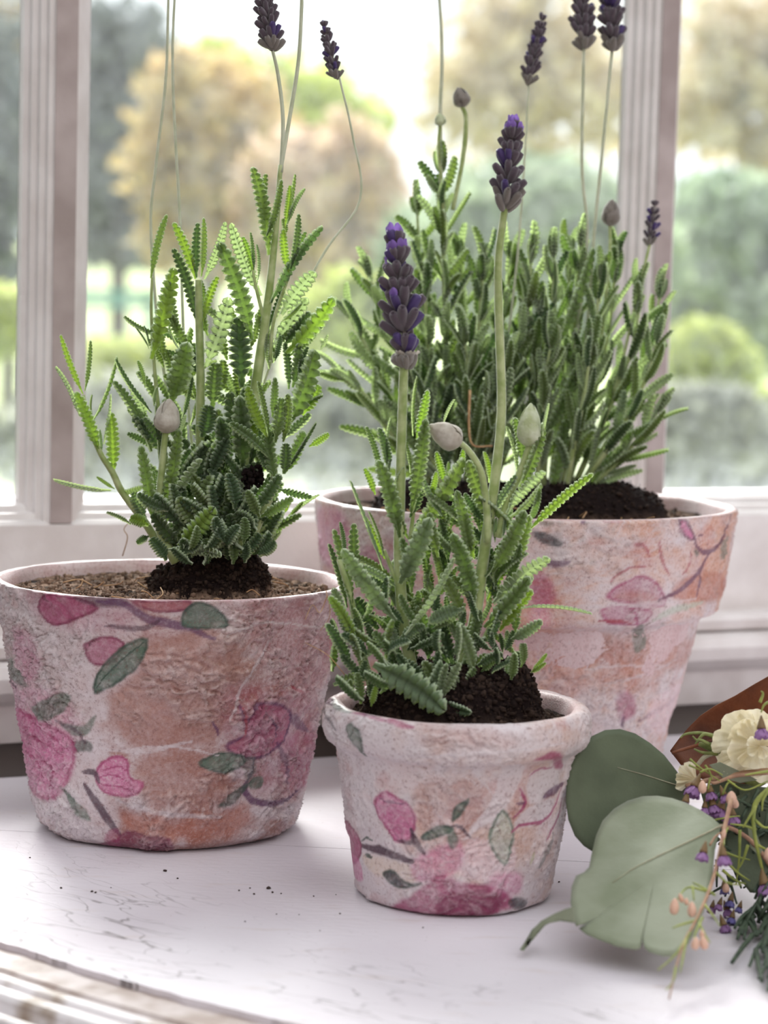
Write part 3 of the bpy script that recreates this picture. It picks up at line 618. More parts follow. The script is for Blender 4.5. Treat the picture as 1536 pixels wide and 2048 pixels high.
# ================================================================== soil
ms, nt, P = new_mat('crumbly_potting_soil')
co = coords(nt); at2 = N(nt, 'ShaderNodeAttribute', attribute_name='tone')
c = mixc(nt, at2.outputs['Fac'], mixc(nt, noise(nt, 700, 2, co), lin(12, 8, 9), lin(38, 26, 24)), mixc(nt, noise(nt, 500, 2, co), lin(120, 90, 72), lin(186, 158, 138)))
nt.links.new(c, P.inputs['Base Color']); P.inputs['Roughness'].default_value = .95; P.inputs['Specular IOR Level'].default_value = .15
bump(nt, P, noise(nt, 1400, 2, co), .8, .0008); M_SOIL = ms
ICO_V = []; ICO_F = []
_bm = bmesh.new(); bmesh.ops.create_icosphere(_bm, subdivisions=1, radius=1.0); ICO_V = np.array([v.co[:] for v in _bm.verts]); ICO_F = np.array([[v.index for v in f.verts] for f in _bm.faces]); _bm.free()
def soil(name, label, cx, cy, R, z, light, mounds, ncr, seed):
    """filled soil surface with mounds (x, y, radius, height) and loose crumbs"""
    rg = np.random.RandomState(seed); nr, na = 46, 120
    r = np.linspace(0, 1, nr)[:, None]*R*np.ones(na); a = np.ones(nr)[:, None]*np.linspace(0, 2*np.pi, na, endpoint=False)
    X, Y = (cx+r*np.cos(a)).ravel(), (cy+r*np.sin(a)).ravel()
    def hgt(x, y):
        h = np.full(x.shape, z); P3 = np.c_[x*140, y*140, np.zeros_like(x)]
        h = h+.006*(fbm(P3, 4, seed)-.5); m = np.zeros_like(x)
        for mx, my, mr, mh in mounds:
            d = np.hypot(x-mx, y-my)/mr; b = np.clip(1-d**4, 0, 1)**.7; h = np.maximum(h, z+(mh)*b+.009*(fbm(P3*2.4, 4, seed+3)-.5)*np.minimum(1, b*3)); m = np.maximum(m, sstep(0, .3, b))
        return h, m
    Z, m = hgt(X, Y); V = np.c_[X, Y, Z]; I = np.arange(nr*na).reshape(nr, na); J = np.roll(I, -1, 1)
    F = np.stack([I[:-1], I[1:], J[1:], J[:-1]], -1).reshape(-1, 4)
    tone = light*(1-m)*sstep(.35, .65, fbm(V*260, 3, seed+9)); Vs = [V]; Fs = [F[:, [0, 1, 2]], F[:, [0, 2, 3]]]; Ts = [tone]; n0 = len(V)
    x, y = np.zeros(ncr), np.zeros(ncr); aa = rg.rand(ncr)*6.283; inm = rg.rand(ncr) < (.55 if mounds else 0)
    mi = rg.randint(max(1, len(mounds)), size=ncr); MM = np.array(mounds if mounds else [(0, 0, 0, 0)])
    r1 = MM[mi, 2]*rg.rand(ncr)**.4*1.04; r2 = R*np.sqrt(rg.rand(ncr))*.96
    x = np.where(inm, MM[mi, 0]+r1*np.cos(aa), cx+r2*np.cos(aa)); y = np.where(inm, MM[mi, 1]+r1*np.sin(aa), cy+r2*np.sin(aa))
    ok = np.hypot(x-cx, y-cy) < R*.97; x, y = x[ok], y[ok]; zc, mm = hgt(x, y); k = len(x)
    sz = .0003+.0010*rg.rand(k)**4; nv = len(ICO_V)
    Q = ICO_V[None]*(1+.8*(rg.rand(k, nv, 1)-.5))*sz[:, None, None]*(.45+1.2*rg.rand(k, 1, 3))+np.stack([x, y, zc+sz*.4], -1)[:, None]
    Vs.append(Q.reshape(-1, 3)); Fs.append((ICO_F[None]+(n0+np.arange(k)*nv)[:, None, None]).reshape(-1, 3))
    Ts.append(np.repeat((light*(1-mm)*rg.rand(k)**.6+.12*rg.rand(k))*.9, nv))
    V = np.concatenate(Vs); F = np.concatenate(Fs); me = mesh_np(name, V, F, M_SOIL, False); fattr(me, 'tone', np.concatenate(Ts))
    return tag(obj(name, me), label, 'soil', kind='stuff')
def mound(x, y, D, r, h): p = at(x, y, D); return (float(p[0]), float(p[1]), r, h)
soil('potting_soil', 'dark crumbly soil and root ball filling the smallest front pot', SM[0], SM[1], .0462, .0735, .12, [(SM[0]-.004, SM[1]+.006, .033, .0205), (SM[0]+.016, SM[1]+.003, .019, .022), (SM[0]-.022, SM[1]+.006, .017, .017)], 11000, 3)
_m = at(425, 1120, LM[1]-.004)
soil('potting_soil', 'light fibrous soil with a dark root ball filling the wide left pot', LM[0], LM[1], .0757, .1090, 1.0, [(float(_m[0]), float(_m[1])+.004, .0260, .0165), (float(_m[0])+.009, float(_m[1]), .0185, .0180), (float(_m[0])-.014, float(_m[1]), .016, .011)], 12000, 4)
soil('potting_soil', 'dry brown bark-flecked soil filling the largest back pot', BM[0], BM[1], .1022, .1375, .55, [(BM[0]-.035, BM[1], .045, .016), (BM[0]+.03, BM[1], .045, .018)], 7000, 5)
# ================================================================== lavender: materials and leaf, stem, spike, bud builders
ml, nt, P = new_mat('toothed_lavender_leaf')
oi = N(nt, 'ShaderNodeObjectInfo'); ed = N(nt, 'ShaderNodeAttribute', attribute_name='edge'); gm = N(nt, 'ShaderNodeNewGeometry'); co = coords(nt)
top = mixc(nt, noise(nt, 9, 2, co), (0.42, 0.47, 0.40, 1), (0.62, 0.66, 0.58, 1))
mu = N(nt, 'ShaderNodeMix', data_type='RGBA', blend_type='MULTIPLY', inp={0: 1.0}); nt.links.new(oi.outputs['Color'], mu.inputs[6]); nt.links.new(top, mu.inputs[7])
under = mixc(nt, .62, mu.outputs[2], lin(176, 186, 176))                    # felted grey underside
c = mixc(nt, gm.outputs['Backfacing'], mu.outputs[2], under)
c = mixc(nt, ed.outputs['Fac'], c, lin(214, 222, 206))                       # pale hairs along the crenate margin
nt.links.new(c, P.inputs['Base Color']); P.inputs['Roughness'].default_value = .75; P.inputs['Specular IOR Level'].default_value = .25
P.inputs['Sheen Weight'].default_value = .35; P.inputs['Sheen Roughness'].default_value = .45; P.inputs['Sheen Tint'].default_value = (.9, .95, .9, 1)
bump(nt, P, noise(nt, 60, 1, co), .35, .03)
tl = N(nt, 'ShaderNodeBsdfTranslucent'); tc = N(nt, 'ShaderNodeMix', data_type='RGBA', blend_type='MULTIPLY', inp={0: 1.0, 7: (1.5, 1.75, .75, 1)}); nt.links.new(c, tc.inputs[6]); nt.links.new(tc.outputs[2], tl.inputs[0])
mx = N(nt, 'ShaderNodeMixShader', inp={0: .40}); nt.links.new(P.outputs[0], mx.inputs[1]); nt.links.new(tl.outputs[0], mx.inputs[2]); nt.links.new(mx.outputs[0], nt.nodes['Material Output'].inputs[0])
M_LEAF = ml
M_STEM = PM('downy_green_stem', lin(146, 164, 96), lin(186, 196, 144), 160, .7, .3, 900, trans=.15, sheen=.6)
M_STEMP = PM('pale_downy_flower_stalk', lin(190, 194, 168), lin(206, 208, 188), 160, .7, .3, 900, trans=.3, sheen=.6)
M_CALYX = PM('grey_violet_calyx_felt', lin(64, 50, 62), lin(104, 90, 100), 330, .85, .5, 1400, sheen=.55)
M_CALYXB = PM('grey_green_calyx_felt', lin(112, 104, 96), lin(136, 128, 122), 330, .85, .5, 1400, sheen=.6)
M_PETAL = PM('violet_lavender_petal', lin(116, 84, 168), lin(156, 122, 198), 260, .6, trans=.3, sheen=.3)
M_DARKP = PM('deep_purple_petal', lin(56, 40, 84), lin(80, 60, 120), 260, .6, sheen=.3)
M_BUD = PM('pale_felted_bud', lin(206, 212, 184), lin(176, 186, 140), 220, .85, .4, 1100, trans=.15, sheen=.6)
M_BRACT = PM('pale_papery_bract', lin(212, 206, 194), lin(184, 174, 160), 220, .8, .4, 900, trans=.25, sheen=.5)
TINT = {'m': (.27, .34, .145, 1), 'b': (.48, .62, .14, 1), 'd': (.14, .20, .11, 1), 'g': (.35, .41, .29, 1), 'p': (.42, .48, .37, 1)}  # b: young leaves, with the glow of backlit ones painted into the colour

def leaf_mesh(nteeth, bow, side, seed):
    rg = np.random.RandomState(seed); per = 8; rows = nteeth*per+1
    U = [0, .28, .55, .76, .89, 1.0, .86]; V = []; E = []
    for i in range(rows):
        t = i/(rows-1); ph = (t*nteeth) % 1.0; lobe = max(0.0, math.sin(math.pi*ph))**.38
        if i == rows-1: lobe = 0
        w = .5*min(1, .22+.78*sstep(.02, .30, np.array(t)))*math.sqrt(max(0.0, 1-max(0, (t-.45)/.555)**3.2))
        w *= 1+.10*math.sin(i*2.1+seed)
        amp = float(sstep(.04, .16, np.array(t)))
        cx = side*4*t*(1-t); z0 = bow*4*t*(1-t)
        line = []
        for u in U:
            m = 1-(1-lobe)*.78*amp*float(sstep(.10, .7, np.array(u)))
            x = w*u*m
            y = t+(.42/nteeth)*(u**2)*amp
            z = (-.07 if u == 0 else 0)+  .24*lobe*math.sin(math.pi*min(1, u*.85))*amp-(.10 if u >= 1 else 0)-(.22 if u == .86 else 0)-.05*u
            line.append((x, y, z, (.55 if u == .89 else .95 if u == 1.0 else .6 if u == .86 else 0)+(.25*(1-lobe) if u >= .55 else 0)))
        for x, y, z, e in reversed(line[1:]): V.append((-x, y, z, cx, z0)); E.append(e)
        for x, y, z, e in line: V.append((x, y, z, cx, z0)); E.append(e)
    V = np.array(V); n = 2*len(U)-1
    # bow and side sweep are fractions of the length, everything else of the width
    I = np.arange(rows*n).reshape(rows, n)
    F = np.stack([I[:-1, :-1], I[:-1, 1:], I[1:, 1:], I[1:, :-1]], -1).reshape(-1, 4)
    me = mesh_np('leaf', np.c_[V[:, 0], V[:, 1], V[:, 2]], F, M_LEAF); fattr(me, 'edge', np.clip(E, 0, 1))
    me['bow'] = bow; me['side'] = side
    return me, V
LEAFV = []
for nt_ in (9, 12, 15):
    for bow, side in ((.05, .02), (-.06, -.03), (.10, .0), (-.02, .04)):
        for asp in (4.0,):
            me, V = leaf_mesh(nt_, bow, side, len(LEAFV)+1)
            # bake bow/side for a typical length/width ratio of the variant
            ratio = {9: 3.2, 12: 4.6, 15: 6.2}[nt_]
            W = np.c_[V[:, 0]+V[:, 3]*ratio, V[:, 1], V[:, 2]+V[:, 4]*ratio]
            me.vertices.foreach_set('co', W.astype(np.float32).ravel()); me.update(); LEAFV.append((nt_, me))
def leaf_matrix(A, B, width, face):
    A, B = np.asarray(A, float), np.asarray(B, float); L = np.linalg.norm(B-A); y = (B-A)/L
    n = CAM-(A+B)/2; n = n-y*np.dot(n, y); n /= np.linalg.norm(n); x = np.cross(y, n)
    a = math.radians(face); n2 = n*math.cos(a)+x*math.sin(a); x2 = np.cross(y, n2)
    M4 = Matrix.Identity(4)
    for k in range(3): M4[k][0], M4[k][1], M4[k][2], M4[k][3] = x2[k]*width, y[k]*L, n2[k]*width, A[k]
    return M4
def add_leaf(plant, A, B, width, face=0, tint='m', var=None, jit=.10):
    L = np.linalg.norm(np.asarray(B)-np.asarray(A)); asp = L/width
    nt_ = 9 if asp < 3.8 else 12 if asp < 5.4 else 15
    opts = [m for k, m in LEAFV if k == nt_]
    me = opts[var % 4] if var is not None else RNG.choice(opts)
    o = bpy.data.objects.new('leaf', me); COL.objects.link(o); o.parent = plant
    o.matrix_world = leaf_matrix(A, B, width, face)
    o.matrix_local = Matrix.Translation(-Vector(plant.location)) @ leaf_matrix(A, B, width, face)
    t = TINT[tint]; f = 1+RNG.uniform(-jit, jit); g = 1+RNG.uniform(-jit*.6, jit*.6)
    o.color = (t[0]*f*g, t[1]*f, t[2]*f/g, 1)
    return o
def px_leaf(plant, D, spec):
    """bx, by, tx, ty, width px, [tint], [face], [d cm nearer], [tip cm nearer]"""
    bx, by, tx, ty, w = spec[:5]; tint = spec[5] if len(spec) > 5 else 'm'; face = spec[6] if len(spec) > 6 else RNG.uniform(-22, 22)
    d = spec[7] if len(spec) > 7 else RNG.uniform(-.15, .25)
    L = math.hypot(tx-bx, ty-by)*D/FPX*100
    dt = spec[8] if len(spec) > 8 else d+RNG.uniform(-.3, .3)*L
    if tint == 'p': face += 180
    A, B = at(bx, by, D-d/100), at(tx, ty, D-dt/100)
    return add_leaf(plant, A, B, w*D/FPX, face, tint)
def stem(plant, D, pts, w0, w1, d=0.0, mat=None):
    P = [at(p[0], p[1], D-(p[2] if len(p) > 2 else d)/100) for p in pts]
    V, F = tube_vf(smooth_path(P, 6), [w0*D/FPX/2, w1*D/FPX/2], 12, .07)
    org = np.array(plant.location); V = [np.array(v)-org for v in V]
    return obj('stem', mesh_np('stem', V, F, mat or M_STEM), plant)
# calyx, petal, bud pieces -------------------------------------------------
def lathe_mesh(name, prof, n, mat, wob=0, seed=0):
    rg = np.random.RandomState(seed); V, F = [], []
    for r, z in prof:
        for k in range(n):
            a = 2*math.pi*k/n; q = r*(1+wob*math.sin(5*a+seed)); V.append((q*math.cos(a), q*math.sin(a), z))
    for i in range(len(prof)-1):
        for k in range(n): F.append((i*n+k, i*n+(k+1) % n, (i+1)*n+(k+1) % n, (i+1)*n+k))
    F.append(tuple(range(n-1, -1, -1))); F.append(tuple((len(prof)-1)*n+k for k in range(n)))
    return mesh_np(name, V, F, mat)
CPROF = [(.10, 0), (.26, .12), (.36, .35), (.40, .6), (.38, .8), (.33, .93), (.25, 1.0), (.16, .95), (.05, .80)]
CAL = [lathe_mesh('calyx', CPROF, 10, m, .10, i) for i, m in enumerate((M_CALYX, M_CALYXB, M_DARKP))]
def petal_mesh(mat, cup, ruff, seed, n=6, name='petal'):
    V, F = [], []
    for i in range(n+1):
        t = i/n; w = math.sin(math.pi*min(1, .12+.80*t))**.7*.5*(1 if t < .95 else .75)
        for j in range(n+1):
            s = 2*j/n-1; V.append((w*s, t*(1-.10*s*s*t), cup*(t*t*.6+.5*s*s*t)+ruff*math.sin(7*s+5*t+seed)*t*t))
    for i in range(n):
        for j in range(n): F.append((i*(n+1)+j, i*(n+1)+j+1, (i+1)*(n+1)+j+1, (i+1)*(n+1)+j))
    return mesh_np(name, V, F, mat)
PET = [petal_mesh(M_PETAL, .45, .05, i) for i in range(2)]; BRA = [petal_mesh(M_BRACT, .5, .06, i+5, name='bract') for i in range(2)]
def basis(zdir, ref=(0, -1, .2)):
    z = np.asarray(zdir, float); z /= np.linalg.norm(z); x = np.cross(np.asarray(ref, float), z); x /= np.linalg.norm(x)+1e-9; return x, np.cross(z, x), z
def place(name, me, parent, org, P, X, Y, Z, sx, sy, sz):
    o = bpy.data.objects.new(name, me); COL.objects.link(o); o.parent = parent
    M4 = Matrix.Identity(4); P = np.asarray(P)-org
    for k in range(3): M4[k][0], M4[k][1], M4[k][2], M4[k][3] = X[k]*sx, Y[k]*sy, Z[k]*sz, P[k]
    o.matrix_basis = M4; return o
def spike(plant, D, base, top, width, whorls, violet=1, seed=0, d=0.0, pale=1, per=8):
    """flower head: rachis with whorls of felted calyces, violet florets at the top"""
    rg = random.Random(seed); A, B = at(base[0], base[1], D-d/100), at(top[0], top[1], D-d/100); L = np.linalg.norm(B-A); u = D/FPX
    org = np.array(plant.location)
    V, F = tube_vf([A+(B-A)*t for t in np.linspace(-.02, .92, 8)], [5*u, 3*u], 8); V = [np.array(v)-org for v in V]
    sp = obj('flower_spike', mesh_np('flower_spike', V, F, M_CALYXB), plant)
    X, Y, Z = basis(B-A); W = width*u
    if whorls is None:
        nw = max(5, int(L/(W*.36))); whorls = [(.03+.92*i/(nw-1), (1.0-.5*(i/(nw-1))**2)*(1 if i else .85)) for i in range(nw)]
    for k, (t, r) in enumerate(whorls):
        C = A+(B-A)*t; off = rg.random()*6.28; top_w = k == len(whorls)-1
        n = per if r > .6 else max(4, per-3)
        for j in range(n):
            a = off+2*math.pi*j/n+rg.uniform(-.2, .2); rad = math.cos(a)*X+math.sin(a)*Y
            up = rg.uniform(.8, 1.9)+(1.0 if top_w else 0); dr = rad+Z*up; dr /= np.linalg.norm(dr)
            ln = W*.5*r*rg.uniform(.85, 1.1)*1.05; st = C+rad*W*.05-Z*ln*(.35+rg.uniform(-.25, .25))
            me = CAL[1] if k == 0 and pale else CAL[0] if rg.random() < .82 else CAL[2]
            bx, by, bz = basis(dr, rad); wd = W*.5*rg.uniform(.85, 1.1)*(.75+.25*r)
            place('calyx', me, sp, org, st, bx, by, bz, wd*.62, wd*.62, ln*1.25)
            if violet and (top_w or (k >= len(whorls)-2) or (k > 2 and rg.random() < .05)):
                e = st+dr*ln*1.15; py = dr*.8+Z*.6; py /= np.linalg.norm(py); pz = np.cross(np.cross(py, rad), py); pz /= np.linalg.norm(pz)+1e-9
                place('petal', rg.choice(PET), sp, org, e-py*.001, np.cross(py, -pz), py, -pz, W*.22, W*.26, W*.22)
    return sp
def flower_bud(plant, D, base, tip, width, d=0.0, seed=0, mat=None):
    A, B = at(base[0], base[1], D-d/100), at(tip[0], tip[1], D-d/100); L = np.linalg.norm(B-A); u = D/FPX; W = width*u; org = np.array(plant.location)
    X, Y, Z = basis(B-A)
    prof = [(.12, 0), (.30, .06), (.44, .18), (.49, .32), (.46, .52), (.36, .72), (.22, .88), (.08, .98), (.01, 1.0)]
    V, F = [], []; n = 14
    for r, z in prof:
        for k in range(n): a = 2*math.pi*k/n; V.append(A-org+Z*z*L+(math.cos(a)*X+math.sin(a)*Y)*r*W*.92)
    for i in range(len(prof)-1):
        for k in range(n): F.append((i*n+k, i*n+(k+1) % n, (i+1)*n+(k+1) % n, (i+1)*n+k))
    o = obj('flower_bud', mesh_np('flower_bud', V, F, mat or M_BUD), plant)
    for k in range(6):                                     # overlapping bracts
        a0 = k*2.4+seed; hi = .62 if k < 3 else .96; lo = .0 if k < 3 else .30; V, F = [], []; nu, nv = 7, 6
        for i in range(nu+1):
            t = i/nu; z = lo+(hi-lo)*t; r = np.interp(z, [q[1] for q in prof], [q[0] for q in prof])*(1.0+.05*(k < 3))
            half = 1.15*math.sqrt(max(0.0, 1-t**2.2))+.02
            for j in range(nv+1):
                a = a0+half*(2*j/nv-1); V.append(A-org+Z*z*L+(math.cos(a)*X+math.sin(a)*Y)*(r*W*1.0+.00015+.0005*math.sin(math.pi*min(1, t*1.2))+.0003*t))
        for i in range(nu):
            for j in range(nv): F.append((i*(nv+1)+j, i*(nv+1)+j+1, (i+1)*(nv+1)+j+1, (i+1)*(nv+1)+j))
        obj('bract', mesh_np('bract', V, F, mat or M_BUD), o)
    return o
def fuzz_filler(plant, D, box, n, wr, lr, tints, dr, seed, lean=0):
    """short crowded leaves low in the clump"""
    rg = random.Random(seed); x0, y0, x1, y1 = box
    for _ in range(n):
        x, y = rg.uniform(x0, x1), rg.uniform(y0, y1); a = math.radians(rg.uniform(-65, 65)+lean*(x-(x0+x1)/2)); L = rg.uniform(*lr)
        d = rg.uniform(*dr)
        px_leaf(plant, D, (x, y, x+L*math.sin(a), y-L*math.cos(a), rg.uniform(*wr), rg.choice(tints), rg.uniform(-60, 60), d, d+rg.uniform(-1, 1)*.3))

# ================================================================== lavender in the small front pot
DF = SM[1]
pf = empty('lavender_plant', (SM[0], SM[1], .085)); tag(pf, 'toothed-leaf lavender with two dark flower spikes, rooted in the smallest front pot', 'lavender', 'potted lavenders')
stem(pf, DF, [(832,1385),(822,1330),(806,1240),(798,1110),(800,1000),(803,880),(808,728)], 25, 17)
stem(pf, DF, [(915,1385),(928,1320),(948,1250),(962,1150),(975,1060),(990,960),(1003,820),(998,640),(997,520),(1010,412)], 27, 13)
stem(pf, DF, [(975,1085,.3),(973,1010,.3),(962,945,.3),(940,905,.3),(916,882,.3)], 15, 11)
stem(pf, DF, [(995,1075),(1015,1000),(1040,945),(1060,890)], 16, 13)
stem(pf, DF, [(748,1390),(735,1345),(718,1280),(700,1190),(678,1120)], 18, 10)
stem(pf, DF, [(735,1360,.5),(715,1300,.5),(690,1245,.5)], 16, 9)
stem(pf, DF, [(800,1180),(780,1130),(768,1100)], 9, 7); stem(pf, DF, [(820,1080),(826,1030),(832,960)], 9, 6)
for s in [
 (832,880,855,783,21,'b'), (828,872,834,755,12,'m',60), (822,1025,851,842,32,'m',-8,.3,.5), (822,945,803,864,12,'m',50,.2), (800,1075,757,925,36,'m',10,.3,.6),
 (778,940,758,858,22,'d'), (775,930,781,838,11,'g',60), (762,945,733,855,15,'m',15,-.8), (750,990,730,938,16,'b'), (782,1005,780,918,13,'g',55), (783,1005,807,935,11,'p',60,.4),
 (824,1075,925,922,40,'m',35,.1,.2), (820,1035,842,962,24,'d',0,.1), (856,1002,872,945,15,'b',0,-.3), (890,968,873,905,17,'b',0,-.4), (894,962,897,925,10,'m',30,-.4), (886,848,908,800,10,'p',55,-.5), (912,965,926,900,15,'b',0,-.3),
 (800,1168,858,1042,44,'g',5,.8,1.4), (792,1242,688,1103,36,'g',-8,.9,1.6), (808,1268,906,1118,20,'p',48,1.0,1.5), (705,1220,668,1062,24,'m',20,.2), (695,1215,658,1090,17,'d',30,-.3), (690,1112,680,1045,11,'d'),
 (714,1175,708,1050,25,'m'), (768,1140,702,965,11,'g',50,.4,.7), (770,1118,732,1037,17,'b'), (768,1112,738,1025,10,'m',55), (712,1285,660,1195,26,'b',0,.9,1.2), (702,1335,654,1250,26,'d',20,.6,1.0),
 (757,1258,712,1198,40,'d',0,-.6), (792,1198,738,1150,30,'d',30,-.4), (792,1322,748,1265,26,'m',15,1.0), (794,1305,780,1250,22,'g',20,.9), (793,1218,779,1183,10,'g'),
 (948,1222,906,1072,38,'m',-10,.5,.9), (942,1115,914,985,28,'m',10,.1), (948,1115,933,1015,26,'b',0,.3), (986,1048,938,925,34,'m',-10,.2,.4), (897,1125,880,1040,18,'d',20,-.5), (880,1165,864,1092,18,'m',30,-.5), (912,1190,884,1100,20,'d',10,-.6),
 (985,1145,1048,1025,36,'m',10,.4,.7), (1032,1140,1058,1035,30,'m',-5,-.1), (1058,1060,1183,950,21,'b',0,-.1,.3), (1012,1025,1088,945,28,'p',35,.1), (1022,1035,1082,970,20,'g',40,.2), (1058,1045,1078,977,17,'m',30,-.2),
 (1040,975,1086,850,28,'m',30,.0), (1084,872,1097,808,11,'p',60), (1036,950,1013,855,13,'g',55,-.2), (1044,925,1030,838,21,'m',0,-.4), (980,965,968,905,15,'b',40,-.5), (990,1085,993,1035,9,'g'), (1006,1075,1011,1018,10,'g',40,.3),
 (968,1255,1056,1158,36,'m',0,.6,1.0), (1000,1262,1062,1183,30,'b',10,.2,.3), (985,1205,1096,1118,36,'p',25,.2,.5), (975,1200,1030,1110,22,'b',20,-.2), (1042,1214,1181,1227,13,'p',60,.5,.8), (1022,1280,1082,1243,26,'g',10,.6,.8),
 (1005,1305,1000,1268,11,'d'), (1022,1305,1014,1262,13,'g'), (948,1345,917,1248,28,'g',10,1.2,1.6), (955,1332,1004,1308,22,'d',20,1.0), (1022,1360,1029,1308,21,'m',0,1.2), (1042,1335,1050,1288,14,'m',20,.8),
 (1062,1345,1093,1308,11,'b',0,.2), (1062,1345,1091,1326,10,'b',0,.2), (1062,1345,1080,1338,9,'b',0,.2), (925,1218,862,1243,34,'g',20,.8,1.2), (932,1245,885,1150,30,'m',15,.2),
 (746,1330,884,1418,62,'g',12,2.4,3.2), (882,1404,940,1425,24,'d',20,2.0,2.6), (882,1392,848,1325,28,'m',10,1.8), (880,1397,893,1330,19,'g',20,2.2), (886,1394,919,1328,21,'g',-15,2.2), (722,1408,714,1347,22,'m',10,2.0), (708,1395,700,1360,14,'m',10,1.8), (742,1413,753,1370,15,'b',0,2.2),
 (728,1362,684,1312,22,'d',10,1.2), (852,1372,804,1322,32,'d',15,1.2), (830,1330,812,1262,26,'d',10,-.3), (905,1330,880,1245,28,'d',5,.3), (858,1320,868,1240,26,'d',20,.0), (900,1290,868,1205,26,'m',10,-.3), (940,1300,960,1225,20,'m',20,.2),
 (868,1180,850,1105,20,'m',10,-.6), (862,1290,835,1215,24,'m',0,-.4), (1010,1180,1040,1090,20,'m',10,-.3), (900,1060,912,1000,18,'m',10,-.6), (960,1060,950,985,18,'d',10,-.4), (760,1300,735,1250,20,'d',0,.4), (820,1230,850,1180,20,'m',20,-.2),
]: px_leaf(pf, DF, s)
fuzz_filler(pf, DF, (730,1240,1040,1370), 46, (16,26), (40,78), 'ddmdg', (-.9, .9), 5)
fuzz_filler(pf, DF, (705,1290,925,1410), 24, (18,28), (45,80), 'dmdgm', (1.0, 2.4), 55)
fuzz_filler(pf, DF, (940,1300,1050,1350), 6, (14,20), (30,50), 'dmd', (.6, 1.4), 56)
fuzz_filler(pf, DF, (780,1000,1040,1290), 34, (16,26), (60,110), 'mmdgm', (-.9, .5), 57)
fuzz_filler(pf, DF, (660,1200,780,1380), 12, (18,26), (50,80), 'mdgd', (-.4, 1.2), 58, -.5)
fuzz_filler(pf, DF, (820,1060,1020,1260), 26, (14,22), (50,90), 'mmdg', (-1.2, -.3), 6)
spike(pf, DF, (813,732), (790,462), 84, [(.02,.62),(.15,.72),(.30,.95),(.43,.98),(.56,.84),(.68,.72),(.80,.62),(.92,.56)], 1, 3, per=9)
spike(pf, DF, (1010,416), (1026,242), 68, [(.06,.98),(.22,.95),(.38,.92),(.53,.80),(.68,.74),(.82,.62),(.93,.42)], 1, 8, per=8)
for k in range(5): 
    a = k*1.3; C = at(813, 722, DF); org = np.array(pf.location); rad = np.array([math.cos(a), math.sin(a), 0]); py = rad*.9+np.array([0,0,.35]); py /= np.linalg.norm(py); pz = np.array([0,0,1.0])-py*py[2]; pz /= np.linalg.norm(pz)
    place('bract', BRA[k % 2], pf, org, C, np.cross(py, pz), py, pz, .0055, .0065, .005)
flower_bud(pf, DF, (922,888), (858,850), 46, .3, 1, M_BRACT); flower_bud(pf, DF, (1056,893), (1062,806), 42, 0, 2)

# ================================================================== lavender in the wide left pot
DL = LM[1]
pl = empty('lavender_plant', (float(_m[0]), float(_m[1]), .12)); tag(pl, 'bushy toothed-leaf lavender with a pale bud, rooted in the wide left pot', 'lavender', 'potted lavenders')
stem(pl, DL, [(330,1110),(290,1045),(245,985),(225,945),(200,905),(176,845),(166,790)], 17, 8)
stem(pl, DL, [(405,1130),(402,1000),(400,880),(401,760),(398,640),(397,560)], 20, 13)
stem(pl, DL, [(470,1130),(492,960),(508,800),(528,660),(541,560),(553,440),(561,330)], 26, 9)
stem(pl, DL, [(352,1125,1.8),(338,1098,1.8),(318,1050,1.2),(322,960,1.2),(331,862,1.2)], 20, 12)
stem(pl, DL, [(480,1120,1),(520,1040,1),(548,960,1),(540,880,1)], 18, 10); stem(pl, DL, [(480,1110),(520,1062),(560,1046),(590,1032)], 14, 7)
stem(pl, DL, [(345,1000,-.4),(315,800,-.4),(303,640,-.4),(304,555,-.4)], 9, 5); stem(pl, DL, [(540,720),(548,640),(580,545)], 7, 6); stem(pl, DL, [(528,640),(512,575),(506,540)], 7, 5); stem(pl, DL, [(553,440),(562,360)], 10, 8)
stem(pl, DL, [(560,345,-.5),(580,230,-.8),(598,110,-1),(606,-60,-1.2)], 8, 7, mat=M_STEMP); stem(pl, DL, [(562,345),(566,240,-.2),(556,150,-.4),(543,92,-.5)], 8, 6, mat=M_STEMP)
stem(pl, DL, [(470,1110,0),(530,760,-1),(640,520,-1.8),(720,400,-2.2),(705,270,-2.4),(678,152,-2.5)], 5, 4, mat=M_STEMP)
for q in ([(400,1120,0),(330,760,-2),(302,470,-3),(312,330,-3.2),(332,150,-3.4),(338,-60,-3.5)], [(410,1120,0),(372,760,-2),(360,440,-3),(352,300,-3.2),(345,120,-3.4),(352,-60,-3.5)]): stem(pl, DL, q, 6, 5, mat=M_STEMP)
